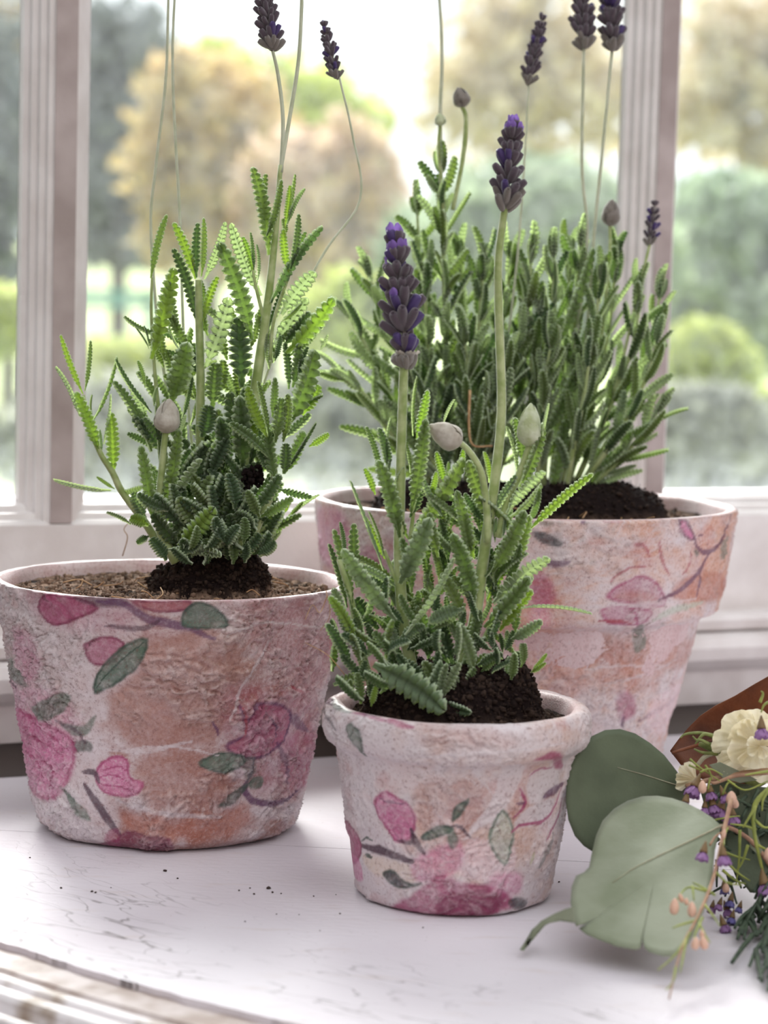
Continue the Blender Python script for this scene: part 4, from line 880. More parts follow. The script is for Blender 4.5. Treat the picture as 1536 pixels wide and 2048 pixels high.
for s in [
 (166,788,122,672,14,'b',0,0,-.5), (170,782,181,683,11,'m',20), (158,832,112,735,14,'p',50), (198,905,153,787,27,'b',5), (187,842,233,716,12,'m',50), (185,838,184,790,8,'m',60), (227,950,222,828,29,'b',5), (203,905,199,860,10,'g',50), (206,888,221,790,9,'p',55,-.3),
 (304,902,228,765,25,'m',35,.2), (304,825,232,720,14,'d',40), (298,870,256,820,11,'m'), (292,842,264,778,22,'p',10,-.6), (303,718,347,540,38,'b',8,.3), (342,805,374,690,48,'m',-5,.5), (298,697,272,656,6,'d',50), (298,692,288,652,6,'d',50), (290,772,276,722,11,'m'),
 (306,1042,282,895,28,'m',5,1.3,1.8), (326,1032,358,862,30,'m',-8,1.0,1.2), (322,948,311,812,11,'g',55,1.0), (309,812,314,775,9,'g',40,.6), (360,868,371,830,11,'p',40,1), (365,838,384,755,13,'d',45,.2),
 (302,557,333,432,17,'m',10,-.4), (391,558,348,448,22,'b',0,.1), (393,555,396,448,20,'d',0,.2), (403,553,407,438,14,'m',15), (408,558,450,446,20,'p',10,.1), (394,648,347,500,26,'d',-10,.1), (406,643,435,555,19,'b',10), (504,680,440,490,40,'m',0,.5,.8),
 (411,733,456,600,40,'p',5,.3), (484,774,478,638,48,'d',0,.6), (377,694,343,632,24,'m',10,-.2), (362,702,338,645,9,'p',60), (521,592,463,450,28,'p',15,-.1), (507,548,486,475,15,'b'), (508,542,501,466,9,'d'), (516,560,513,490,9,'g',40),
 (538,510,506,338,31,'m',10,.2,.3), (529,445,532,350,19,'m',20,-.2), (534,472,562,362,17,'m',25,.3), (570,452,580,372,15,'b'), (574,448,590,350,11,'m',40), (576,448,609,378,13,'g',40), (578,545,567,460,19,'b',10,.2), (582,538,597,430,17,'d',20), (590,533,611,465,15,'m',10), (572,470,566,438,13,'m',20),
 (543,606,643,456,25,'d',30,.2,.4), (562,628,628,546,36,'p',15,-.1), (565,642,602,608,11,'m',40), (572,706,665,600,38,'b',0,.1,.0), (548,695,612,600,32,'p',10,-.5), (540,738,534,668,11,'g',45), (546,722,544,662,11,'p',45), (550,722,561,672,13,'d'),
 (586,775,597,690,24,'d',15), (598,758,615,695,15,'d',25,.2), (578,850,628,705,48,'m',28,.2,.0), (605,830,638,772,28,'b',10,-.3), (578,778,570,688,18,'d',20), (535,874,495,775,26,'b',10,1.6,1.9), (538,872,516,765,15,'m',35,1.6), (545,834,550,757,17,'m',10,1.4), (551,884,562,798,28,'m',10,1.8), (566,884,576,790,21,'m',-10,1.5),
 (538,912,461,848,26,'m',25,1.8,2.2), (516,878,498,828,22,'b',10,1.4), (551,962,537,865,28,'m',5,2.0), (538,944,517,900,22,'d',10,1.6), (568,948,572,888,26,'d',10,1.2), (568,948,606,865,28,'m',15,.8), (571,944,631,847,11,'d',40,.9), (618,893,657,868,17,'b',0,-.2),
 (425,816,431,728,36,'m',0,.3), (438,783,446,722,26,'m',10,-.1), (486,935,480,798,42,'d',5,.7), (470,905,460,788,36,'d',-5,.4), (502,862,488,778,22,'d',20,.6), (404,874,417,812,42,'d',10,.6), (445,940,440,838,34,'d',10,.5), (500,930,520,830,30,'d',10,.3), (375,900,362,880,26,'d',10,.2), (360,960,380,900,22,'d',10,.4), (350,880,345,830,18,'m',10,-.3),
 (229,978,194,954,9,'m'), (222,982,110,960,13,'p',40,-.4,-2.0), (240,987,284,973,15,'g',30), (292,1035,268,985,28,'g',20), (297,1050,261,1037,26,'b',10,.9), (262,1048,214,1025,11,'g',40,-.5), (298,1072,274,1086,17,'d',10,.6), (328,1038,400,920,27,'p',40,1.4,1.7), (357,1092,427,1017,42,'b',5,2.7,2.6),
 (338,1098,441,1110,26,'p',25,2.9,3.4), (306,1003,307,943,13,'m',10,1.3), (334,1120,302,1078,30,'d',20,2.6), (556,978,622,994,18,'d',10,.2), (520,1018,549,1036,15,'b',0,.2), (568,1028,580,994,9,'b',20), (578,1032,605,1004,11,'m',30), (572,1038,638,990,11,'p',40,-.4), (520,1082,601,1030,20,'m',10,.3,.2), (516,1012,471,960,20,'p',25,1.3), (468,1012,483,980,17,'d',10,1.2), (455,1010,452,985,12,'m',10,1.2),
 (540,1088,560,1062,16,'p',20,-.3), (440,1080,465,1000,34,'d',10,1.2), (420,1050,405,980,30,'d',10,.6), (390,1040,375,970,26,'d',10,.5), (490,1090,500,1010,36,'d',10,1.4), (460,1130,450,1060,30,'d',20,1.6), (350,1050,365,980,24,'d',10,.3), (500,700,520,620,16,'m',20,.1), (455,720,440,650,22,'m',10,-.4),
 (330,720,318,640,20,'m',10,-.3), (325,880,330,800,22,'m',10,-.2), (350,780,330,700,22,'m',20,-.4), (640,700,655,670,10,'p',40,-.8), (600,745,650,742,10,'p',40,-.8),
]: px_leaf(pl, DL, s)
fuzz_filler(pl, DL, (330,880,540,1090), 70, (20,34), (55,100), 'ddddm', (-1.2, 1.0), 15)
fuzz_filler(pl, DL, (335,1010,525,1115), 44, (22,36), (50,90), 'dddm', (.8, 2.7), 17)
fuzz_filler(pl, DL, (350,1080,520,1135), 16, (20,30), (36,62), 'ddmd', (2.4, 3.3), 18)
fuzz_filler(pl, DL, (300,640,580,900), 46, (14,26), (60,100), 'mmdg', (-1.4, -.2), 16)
spike(pl, DL, (545,96), (520,-62), 50, None, 0, 21, .5)
spike(pl, DL, (672,154), (648,44), 36, None, 0, 22, -2.5, per=6)
flower_bud(pl, DL, (331,866), (339,797), 46, 1.2, 3, M_BRACT)
# dry seed clump lodged in the foliage
C = at(506, 958, DL-.012); rg = np.random.RandomState(4); Vs, Fs = [], []; n0 = 0
for k in range(140):
    q = rg.randn(3); q /= np.linalg.norm(q); Q = ICO_V*(.0007+.0006*rg.rand())*(.6+.8*rg.rand(3)); Vs.append(Q+C+q*np.array([.0052, .0052, .0066])*rg.rand()**.33); Fs.append(ICO_F+n0); n0 += len(Q)
me = mesh_np('peat_clump', np.concatenate(Vs), np.concatenate(Fs), M_SOIL); fattr(me, 'tone', np.zeros(n0)); tag(obj('peat_clump', me), 'dark clump of peat caught among the leaves of the left lavender', 'peat clump', kind='stuff')

# ================================================================== two lavenders in the large back pot
def whorled(plant, D, pts, w0, seed, n_nodes, llen, lw, spread, start=.15, dd=0.0, tints='mmdgm', extra=1):
    rg = random.Random(seed); P = smooth_path([at(x, y, D-d2/100) for x, y, d2 in pts], 10); u = D/FPX
    V, F = tube_vf(P, [w0*u/2, w0*.4*u/2], 8); org = np.array(plant.location); obj('stem', mesh_np('stem', [np.array(v)-org for v in V], F, M_STEM), plant)
    cum = np.r_[0, np.cumsum([np.linalg.norm(b-a) for a, b in zip(P[:-1], P[1:])])]; Pn = np.array(P)
    for k in range(n_nodes):
        t = start+(1-start)*k/(n_nodes-1); q = t*cum[-1]; C = np.array([np.interp(q, cum, Pn[:, j]) for j in range(3)])
        C2 = np.array([np.interp(min(q+.004, cum[-1]), cum, Pn[:, j]) for j in range(3)]); C1 = np.array([np.interp(q-.004, cum, Pn[:, j]) for j in range(3)])
        ax = C2-C1; ax /= np.linalg.norm(ax); X, Y, Z = basis(ax); a0 = (k % 2)*math.pi/2+rg.uniform(-.3, .3)
        for j in range(2+(extra if k < n_nodes-1 else 2)):
            a = a0+math.pi*j+(.8 if j > 1 else 0); rad = math.cos(a)*X+math.sin(a)*Y; sp = math.radians(rg.uniform(*spread)*(1 if k < n_nodes-1 else .45)); dr = Z*math.cos(sp)+rad*math.sin(sp)
            L = rg.uniform(*llen)*u*(1 if j < 2 else .6)*(1-.25*max(0, t-.75)/.25); B = C+dr*L+np.array([0, 0, -.08*L])
            add_leaf(plant, C, B, rg.uniform(*lw)*u*(1 if j < 2 else .8), rg.uniform(-70, 70)+(180 if rg.random() < .3 else 0), rg.choice(tints))
DB = BM[1]
pb1 = empty('lavender_plant', (float(at(880, 960, DB)[0]), DB, .148)); tag(pb1, 'tall loose lavender clump at the left of the largest back pot', 'lavender', 'potted lavenders')
pb3 = empty('lavender_plant', (float(at(960, 960, DB)[0]), DB, .148)); tag(pb3, 'middle lavender clump of the largest back pot, partly behind the tall front spike', 'lavender', 'potted lavenders')
for i, (pts, nn) in enumerate([
  ([(895,985,0),(892,700,0),(886,520,0),(882,350,0)], 14), ([(880,985,0),(850,800,0),(770,640,-.5),(742,560,-.8)], 10), ([(870,985,.5),(800,830,.5),(735,700,.5),(705,640,.5)], 9), ([(890,985,1),(850,840,1.5),(815,720,1.5),(800,660,1.5)], 8), ([(870,985,1),(790,880,1.5),(730,790,1.5),(690,760,1.5)], 7),
  ([(890,985,-1.5),(850,700,-2),(838,520,-2),(835,430,-2)], 10), ([(885,985,2),(860,900,2.2),(840,820,2.2),(830,780,2.2)], 6), ([(890,985,.5),(865,780,.5),(852,640,.5),(850,560,.5)], 9)]):
    whorled(pb1, DB, pts, 13, 100+i, nn, (82,128), (18,25), (18,42))
for i, (pts, nn) in enumerate([
  ([(930,985,0),(950,760,0),(962,600,0),(966,530,0)], 11), ([(950,985,-1),(985,760,-1),(1012,600,-1),(1022,520,-1)], 11), ([(965,985,.6),(1010,800,.6),(1050,640,.4),(1062,530,.2)], 10), ([(910,985,1.2),(930,860,1.5),(935,740,1.6),(930,690,1.6)], 8), ([(960,985,1.8),(985,880,2),(1000,790,2),(1010,720,2)], 7),
  ([(940,985,-2),(930,780,-2.5),(925,620,-2.5),(920,520,-2.5)], 9), ([(980,985,-.5),(1030,850,-.5),(1045,720,-.5),(1050,640,-.5)], 9), ([(940,985,2.2),(950,910,2.4),(955,850,2.4),(960,820,2.4)], 6)]):
    whorled(pb3, DB, pts, 13, 150+i, nn, (82,124), (18,25), (14,36))
stem(pb1, DB, [(884,420,.2),(880,250,.2),(884,100,.1),(875,-60,0)], 8, 6, mat=M_STEMP); stem(pb1, DB, [(905,420,0),(925,320,0),(932,240,0),(922,208,0)], 9, 8); stem(pb1, DB, [(886,420,.3),(878,300,.3),(880,250,.3)], 6, 6)
flower_bud(pb1, DB, (928,214), (915,174), 30, 0, 4, M_CALYXB); flower_bud(pb1, DB, (882,252), (878,226), 18, .3, 5)
stem(pb1, DB, [(930,985,0),(1000,760,.4),(1030,560,.5),(1045,380,.5),(1058,165,.5)], 5, 4, mat=M_STEMP)
spike(pb1, DB, (1056,166), (1086,28), 40, None, 0, 31, .5, per=7)
pb2 = empty('lavender_plant', (float(at(1130, 970, DB)[0]), DB, .148)); tag(pb2, 'dense upright lavender clump on the right side of the largest back pot', 'lavender', 'potted lavenders')
for i, (pts, nn) in enumerate([
  ([(1085,990,.5),(1098,800,.5),(1105,640,.5),(1108,520,.5)], 9), ([(1110,990,0),(1135,800,0),(1150,640,0),(1160,500,0)], 9), ([(1120,990,.6),(1165,800,.8),(1190,650,.8),(1200,560,.8)], 8), ([(1130,990,-.6),(1190,780,-.8),(1220,640,-.8),(1232,520,-.8)], 8), ([(1140,990,0),(1225,800,0),(1268,680,0),(1278,590,0)], 8),
  ([(1150,990,.6),(1240,860,.8),(1295,750,.8),(1312,690,.8)], 7), ([(1150,1000,.3),(1230,930,.5),(1290,860,.5),(1310,830,.5)], 5), ([(1075,990,1.5),(1080,880,1.8),(1090,760,1.8),(1100,700,1.8)], 6), ([(1130,990,1.5),(1150,880,2),(1170,780,2),(1180,700,2)], 6), ([(1100,990,-1.5),(1120,780,-2),(1135,600,-2),(1140,520,-2)], 8), ([(1060,990,.5),(1060,860,.5),(1062,740,.5),(1075,640,.5)], 7), ([(1150,990,-1),(1250,820,-1.5),(1300,700,-1.5),(1318,600,-1.5)], 7)]):
    whorled(pb2, DB, pts, 13, 200+i, nn+1, (78,120), (16,23), (12,30), extra=0 if i % 3 == 2 else 1)
for s in [(1100,985,1128,845,30,'m',20,1.8), (1090,870,1150,740,30,'m',30,1.6), (1110,700,1185,500,26,'m',30,1.4), (1060,920,1078,840,26,'m',10,2.2)]: px_leaf(pb2, DB, s)
stem(pb2, DB, [(1118,985,0),(1150,700,.2),(1174,480,.3),(1164,330,.3),(1168,90,.3)], 7, 6, mat=M_STEMP); stem(pb2, DB, [(1125,985,0),(1170,700,.1),(1188,470,.2),(1205,300,.2),(1225,94,.2)], 7, 6, mat=M_STEMP); stem(pb2, DB, [(1140,985,0),(1225,790,0),(1268,620,0),(1285,550,0),(1300,486,0)], 6, 6); stem(pb2, DB, [(1130,985,-.5),(1195,720,-.5),(1218,520,0),(1220,450,0)], 7, 6)
spike(pb2, DB, (1169,92), (1162,-66), 52, None, 1, 41, .3)
spike(pb2, DB, (1227,96), (1218,-66), 54, None, 1, 42, .2)
spike(pb2, DB, (1300,487), (1310,404), 34, None, 0, 43, 0, per=6); flower_bud(pb2, DB, (1220,452), (1225,398), 32, 0, 6, M_CALYXB)
# ================================================================== dried posy lying on the table at the right
M_EUC = PM('waxy_sage_eucalyptus', lin(126, 134, 108), lin(150, 156, 134), 45, .62, .25, 500, sheen=.25, bdist=.0005, trans=.12)
M_EUCD = PM('shaded_eucalyptus', lin(74, 84, 62), lin(92, 102, 78), 45, .6, .25, 600, sheen=.2, trans=.12)  # darker copy of the sage leaf: its shadow is put into the colour
M_RIB = PM('pale_leaf_rib', lin(178, 176, 150), lin(160, 150, 126), 200, .7)
M_BROWN = PM('dry_brown_leaf', lin(128, 70, 38), lin(86, 44, 28), 55, .55, .4, 400, trans=.12)
M_CREAM = PM('cream_dried_petal', lin(253, 247, 224), lin(246, 235, 202), 90, .8, .6, 420, trans=.3, sheen=.3)
M_SEPAL = PM('dry_green_sepal', lin(150, 158, 96), lin(104, 116, 60), 160, .7, .4, 700, trans=.15)
M_NEED = PM('yellow_green_needle', lin(168, 176, 88), lin(134, 146, 72), 180, .6, trans=.15)
M_TWIG = PM('pinkish_dry_twig', lin(176, 140, 112), lin(150, 112, 92), 220, .75, .3, 900)
M_WCUP = PM('maroon_waxflower_cup', lin(84, 44, 42), lin(140, 118, 66), 260, .6)
M_WPET = PM('mauve_waxflower_petal', lin(178, 136, 182), lin(142, 104, 160), 330, .7, trans=.2)
M_WBUD = PM('pink_waxflower_bud', lin(226, 170, 150), lin(232, 206, 180), 160, .5, trans=.15)
M_BLUE = PM('blue_violet_floret', lin(92, 86, 156), lin(132, 122, 176), 260, .7)
M_DARKN = PM('dark_green_conifer_needle', lin(52, 66, 52), lin(76, 92, 70), 220, .65, trans=.08)
_at0 = at
def table_D(x, y): return float(onz(x, y, .0035)[1])
def at(x, y, D): return _at0(x, y, min(D, table_D(x, y)) if y > 1500 else D)   # nothing of the posy sinks into the table top
GR = 'dried posy at the right edge of the table'
def posy(name, label, cat, x, y, D): o = empty(name, at(x, y, D)); return tag(o, label, cat, GR)
def rel(parent, V): org = np.array(parent.location); return [np.asarray(v)-org for v in V]
def blade(name, parent, outline, Dfun, mat, thick=.00035, rings=10, cen=None):
    """leaf blade from its outline, each point at its own distance"""
    Q = [np.array([*p, 0.0]) for p in outline]; n = len(Q)
    sm = []
    for i, p in enumerate(Q): sm.append(p); sm.append((p+Q[(i+1) % n])/2)
    B = np.array(sm)[:, :2]; c = np.array(cen) if cen is not None else B.mean(0); V, F = [], []; m = len(B)
    pts = [c]
    for k in range(1, rings+1):
        for b_ in B: pts.append(c+(b_-c)*(k/rings)**.9)
    V = [at(p[0], p[1], Dfun(p[0], p[1])) for p in pts]
    for i in range(m): F.append((0, 1+i, 1+(i+1) % m))
    for k in range(rings-1):
        for i in range(m): a = 1+k*m; F.append((a+i, a+m+i, a+m+(i+1) % m, a+(i+1) % m))
    o = obj(name, mesh_np(name, rel(parent, V), F, mat), parent)
    s = o.modifiers.new('thickness', 'SOLIDIFY'); s.thickness = thick; s.offset = 0
    return o
def ptube(name, parent, pts, w0, w1, mat, D=None, n=7, sm=5):
    P = [at(p[0], p[1], p[2]) for p in pts]; u = pts[0][2]/FPX
    V, F = tube_vf(smooth_path(P, sm), [w0*u/2, w1*u/2], n); return obj(name, mesh_np(name, rel(parent, V), F, mat), parent)
# eucalyptus -------------------------------------------------------------
eu = posy('eucalyptus_sprig', 'sage eucalyptus sprig with two broad round leaves lying beside the smallest pot', 'eucalyptus', 1440, 1655, .872)
Dl = lambda x, y: .778+(1912-y)*.00029-.00003*(x-1300)+.004*math.sin((x-1150)/95.)*.5-.0035*math.exp(-((y-1650-(1440-x)*.55)/38.)**2)
blade('leaf', eu, [(1442,1652),(1425,1636),(1400,1620),(1372,1606),(1345,1597),(1315,1592),(1285,1593),(1255,1602),(1228,1618),(1205,1642),(1192,1672),(1184,1705),(1178,1735),(1168,1745),(1152,1752),(1143,1775),(1141,1805),(1147,1835),(1152,1852),(1168,1848),(1196,1834),(1219,1812),(1222,1806),(1214,1820),(1190,1842),(1158,1857),(1172,1868),(1200,1880),(1235,1893),(1270,1899),(1281,1897),(1284,1876),(1289,1896),(1298,1904),(1325,1912),(1350,1913),(1375,1890),(1398,1850),(1415,1800),(1425,1750),(1430,1700)], Dl, M_EUC, cen=(1310,1755))
V, F = tube_vf(smooth_path([at(x, y, Dl(x, y)-.0006) for x, y in ((1445,1650),(1400,1672),(1330,1705),(1270,1735),(1225,1765))], 6), [2.0*.87/FPX, .5*.87/FPX], 6); obj('midrib', mesh_np('midrib', rel(eu, V), F, M_RIB), eu)
Dd = lambda x, y: .870+(1700-y)*.00006+.00009*(x-1132)
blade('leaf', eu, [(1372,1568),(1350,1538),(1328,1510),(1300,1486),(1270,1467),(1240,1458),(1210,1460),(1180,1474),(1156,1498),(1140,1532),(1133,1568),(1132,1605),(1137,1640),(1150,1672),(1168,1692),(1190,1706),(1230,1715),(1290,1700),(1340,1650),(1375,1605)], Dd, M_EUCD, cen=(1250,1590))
V, F = tube_vf(smooth_path([at(x, y, Dd(x, y)-.0004) for x, y in ((1376,1576),(1340,1566),(1290,1550),(1235,1535))], 6), [1.3*.88/FPX, .4*.88/FPX], 6); obj('midrib', mesh_np('midrib', rel(eu, V), F, M_RIB), eu)
Dc = lambda x, y: .846+(x-1040)*.00006
blade('leaf', eu, [(1040,1899),(1052,1880),(1064,1860),(1082,1842),(1105,1829),(1130,1818),(1147,1813),(1150,1832),(1152,1846),(1125,1841),(1100,1846),(1080,1856),(1064,1876),(1048,1901)], lambda x, y: table_D(x, y)-.0005 if x < 1060 else .800-(x-1060)*.00006, M_EUC, cen=(1100,1838))
ptube('stem', eu, [(1440,1652,.869),(1470,1660,.874),(1510,1690,.88),(1560,1760,.885)], 9, 10, M_TWIG); ptube('stem', eu, [(1372,1572,.893),(1420,1560,.895),(1480,1548,.893),(1560,1540,.89)], 9, 14, M_TWIG)
blade('leaf', eu, [(1418,1530),(1440,1524),(1470,1538),(1500,1552),(1515,1560),(1480,1566),(1445,1556)], lambda x, y: .893, M_EUC)
blade('leaf', eu, [(1495,1650),(1515,1672),(1525,1700),(1518,1712),(1500,1695)], lambda x, y: .88, M_EUC)
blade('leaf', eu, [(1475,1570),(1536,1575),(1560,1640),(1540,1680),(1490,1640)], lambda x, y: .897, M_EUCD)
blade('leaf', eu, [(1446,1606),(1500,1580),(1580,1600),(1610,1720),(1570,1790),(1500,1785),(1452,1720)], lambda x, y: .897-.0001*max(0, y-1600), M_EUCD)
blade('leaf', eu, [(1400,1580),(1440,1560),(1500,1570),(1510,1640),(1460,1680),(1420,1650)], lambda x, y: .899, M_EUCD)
# brown leaf ---------------------------------------------------------------
br = posy('magnolia_leaf', 'large dry brown leaf curving up behind the cream flower', 'dried leaf', 1420, 1530, .92)
blade('blade', br, [(1340,1502),(1356,1480),(1375,1457),(1400,1432),(1430,1412),(1470,1392),(1510,1368),(1560,1340),(1640,1310),(1680,1380),(1640,1500),(1560,1560),(1450,1575),(1390,1552),(1362,1530)], lambda x, y: .925-.0002*(x-1340)*.2+.014*math.sin((y-1330)/250*3.14)+.0, M_BROWN, .0006, 10, (1500,1460))
ptube('midrib', br, [(1345,1506,.920),(1430,1478,.934),(1520,1440,.936),(1640,1400,.93)], 7, 10, M_BROWN)
# cream flower -------------------------------------------------------------
cf = posy('cream_flower', 'ruffled cream dried flower head resting on the brown leaf', 'dried flower', 1510, 1490, .905)
rg = np.random.RandomState(12)
def ruffled(parent, cx, cy, D, ang, L, W, lift, seed, mat=M_CREAM, name='petal'):
    """fan-shaped crinkled petal opening from the flower centre"""
    nu, nv = 14, 22; V, F = [], []; ca, sa = math.cos(ang), math.sin(ang)
    for i in range(nu+1):
        t = i/nu
        for j in range(nv+1):
            s = 2*j/nv-1; a = ang+s*W; r = L*t*(1-.16*s*s+.05*math.sin(2.7*s+seed*2.1)+.018*math.sin(8.3*s+seed)+.008*math.sin(21*s+seed*3))
            z = lift*t*t*.02+.0026*t*t*math.sin(3.1*s+seed*1.7)+.0014*t*t*math.sin(7.3*s+4*t+seed*2.3)+.0005*t*math.sin(15*s+seed*3.1+2*t)+.00022*t*math.sin(37*s+seed)
            V.append(at(cx+r*math.cos(a+.25*math.sin(seed*7)*t), cy-r*math.sin(a+.25*math.sin(seed*7)*t)*.86, D-z-.004*math.sin(t*1.6)))
    for i in range(nu):
        for j in range(nv): F.append((i*(nv+1)+j, i*(nv+1)+j+1, (i+1)*(nv+1)+j+1, (i+1)*(nv+1)+j))
    return obj(name, mesh_np(name, rel(parent, V), F, mat), parent)
for k, (a, L, W, lift, dd) in enumerate([(2.2,92,.62,.2,.004),(3.0,98,.55,.1,.003),(1.45,84,.6,.2,.005),(3.75,92,.5,.2,.002),(.6,90,.7,.2,.005),(4.5,78,.6,.3,.002),(5.4,90,.7,.2,.004),(2.6,70,.6,.5,-.001),(3.4,66,.6,.55,-.002),(1.9,62,.6,.5,-.001),(4.1,60,.6,.6,-.003),(.9,60,.7,.5,-.001)]): ruffled(cf, 1518, 1490, .902+dd, a, L, W, lift, k+1)
for k in range(5): ruffled(cf, 1520, 1492, .897, 1.2*k+.4, 30, .5, .8, 30+k)
ptube('stem', cf, [(1520,1500,.905),(1545,1540,.907),(1600,1600,.905)], 14, 12, M_SEPAL)
blade('sepal', cf, [(1480,1560),(1500,1530),(1530,1515),(1560,1530),(1545,1560),(1510,1580)], lambda x, y: .906, M_SEPAL)
cg = posy('green_flower_bud', 'closed green dried bud with twisted sepals left of the cream flower', 'flower bud', 1410, 1490, .905)
ptube('bud_body', cg, [(1445,1500,.905),(1425,1495,.905),(1398,1488,.905)], 34, 8, M_SEPAL, n=12)
for q in ([(1440,1480,.903),(1410,1468,.902),(1395,1480,.902),(1385,1472,.902)], [(1435,1508,.903),(1405,1505,.901),(1388,1498,.901)], [(1430,1472,.904),(1400,1466,.904),(1372,1468,.904),(1360,1476,.904)], [(1420,1490,.900),(1400,1480,.900),(1390,1488,.900)]): ptube('sepal', cg, q, 9, 3, M_SEPAL)
ptube('stem', cg, [(1445,1502,.904),(1412,1512,.902),(1395,1530,.902)], 10, 9, M_RIB)
cb = posy('cream_blossom', 'small half-hidden cream blossom beside the dark eucalyptus leaf', 'dried flower', 1378, 1545, .9)
for k in range(4): ruffled(cb, 1395, 1560, .898+.001*k, 2.2+.35*k, 46, .35, .3, 60+k)
# waxflower ------------------------------------------------------------------
CUP = lathe_mesh('cup', [(.06,0),(.14,.2),(.28,.5),(.40,.85),(.44,1.0),(.36,1.02),(.1,.9)], 10, M_WCUP, .05, 2)
WP = petal_mesh(M_WPET, .35, .12, 3); WBL = petal_mesh(M_BLUE, .35, .12, 4)
def wax(parent, x, y, D, ang, size, pm=None, cup=True):
    """nodding waxflower: cone cup with five crumpled petals; ang 0 hangs straight down"""
    u = D/FPX; P0 = at(x, y, D); a = math.radians(ang); Z = np.array([math.sin(a), -.45, -math.cos(a)]); Z /= np.linalg.norm(Z); X, Y, Z = basis(Z, (0, 1, .3)); org = np.array(parent.location); L = size*u
    o = o2 = place('waxflower', CUP, parent, org, P0-Z*L*.55, X, Y, Z, L*.55, L*.55, L*.7)
    MC = Matrix.Identity(4); CC = P0-Z*L*.55-org
    for i in range(3): MC[i][0], MC[i][1], MC[i][2], MC[i][3] = X[i]*L*.55, Y[i]*L*.55, Z[i]*L*.7, CC[i]
    for k in range(5):
        b_ = k*1.2566+x; rad = math.cos(b_)*X+math.sin(b_)*Y; py = rad*.8+Z*.75; py /= np.linalg.norm(py); pz = Z-py*np.dot(Z, py); pz /= np.linalg.norm(pz)
        M4 = Matrix.Identity(4); C = P0+Z*L*.16+rad*L*.12; xx = np.cross(py, pz)
        q = bpy.data.objects.new('petal', pm or WP); COL.objects.link(q); q.parent = o2
        for i in range(3): M4[i][0], M4[i][1], M4[i][2], M4[i][3] = xx[i]*L*.55, py[i]*L*.5, pz[i]*L*.4, C[i]-org[i]
        q.matrix_basis = MC.inverted() @ M4
    return o
BUDM = lathe_mesh('bud', [(.08,0),(.3,.15),(.46,.42),(.5,.62),(.42,.85),(.22,.97),(.03,1.0)], 10, M_WBUD, .03, 1)
def wbud(parent, x, y, D, ang, w, h):
    u = D/FPX; a = math.radians(ang); X, Y, Z = basis(np.array([math.sin(a), -.1, -math.cos(a)]), (0, 1, .3)); return place('bud', BUDM, parent, np.array(parent.location), at(x, y, D)-Z*h*u*.5, X, Y, Z, w*u, w*u, h*u)
wa = posy('waxflower_sprig', 'drooping waxflower sprig with pale pink buds hanging over the broad sage leaf', 'waxflower', 1440, 1660, .862)
ptube('stem', wa, [(1462,1600,0.8555),(1448,1660,0.8381),(1436,1720,0.8207),(1418,1782,0.8027),(1392,1840,0.7859),(1368,1885,0.7728),(1352,1935,0.7583),(1338,1998,0.7401)], 10, 3, M_TWIG)
for q in ([(1430,1790,0.8004),(1400,1772,0.8056),(1385,1765,0.8076)], [(1412,1782,0.8027),(1375,1775,0.8047),(1352,1802,0.7969)], [(1385,1772,0.8056),(1388,1800,0.7975)], [(1395,1840,0.7859),(1360,1850,0.7830),(1345,1856,0.7812)], [(1410,1810,0.7946),(1425,1830,0.7888),(1440,1852,0.7824)], [(1380,1865,0.7786),(1350,1910,0.7656),(1316,1940,0.7569)], [(1372,1880,0.7743),(1365,1920,0.7627),(1360,1945,0.7554)], [(1398,1845,0.7844),(1410,1870,0.7772),(1420,1885,0.7728)], [(1405,1835,0.7873),(1390,1870,0.7772),(1388,1890,0.7714)], [(1432,1745,0.8134),(1455,1765,0.8076),(1485,1770,0.8062)], [(1352,1935,0.7583),(1345,1965,0.7496),(1332,1980,0.7453)]): ptube('needle', wa, q, 6, 2.5, M_NEED)
for b_ in ((1349,1813,-4,20,34),(1384,1819,4,19,32),(1362,1796,20,11,20),(1373,1803,5,10,15),(1391,1887,-8,18,26),(1408,1886,14,18,28),(1404,1868,10,11,16)): wbud(wa, b_[0], b_[1], .764+(1912-b_[1])*.00029, *b_[2:])
wax(wa, 1408, 1700, .820, -15, 36); wax(wa, 1446, 1706, .818, 5, 40)
ptube('needle', wa, [(1420,1690,0.8294),(1432,1672,0.8346),(1452,1660,0.8381)], 5, 3, M_TWIG); ptube('needle', wa, [(1447,1690,0.8294),(1450,1670,0.8352),(1456,1655,0.8395)], 5, 3, M_NEED); wbud(wa, 1448, 1668, .83, -10, 9, 20)
wb = posy('waxflower_sprig', 'waxflower sprig with a crowd of mauve cup flowers under the cream flower', 'waxflower', 1430, 1600, .88)
ptube('stem', wb, [(1540,1545,.884),(1470,1552,.883),(1430,1566,.880),(1415,1560,.878)], 9, 5, M_TWIG)
for x, y, a, s in ((1392,1568,-25,44),(1420,1580,10,34),(1442,1612,-18,42),(1464,1626,10,38),(1425,1606,12,34),(1372,1600,-15,34),(1446,1586,20,30),(1410,1612,-5,28)): wax(wb, x, y, .874+.0001*((x*7) % 50), a, s)
wbud(wb, 1463, 1596, .87, 0, 23, 28); wbud(wb, 1405, 1574, .871, 0, 18, 26); wbud(wb, 1470, 1606, .872, 10, 16, 22)
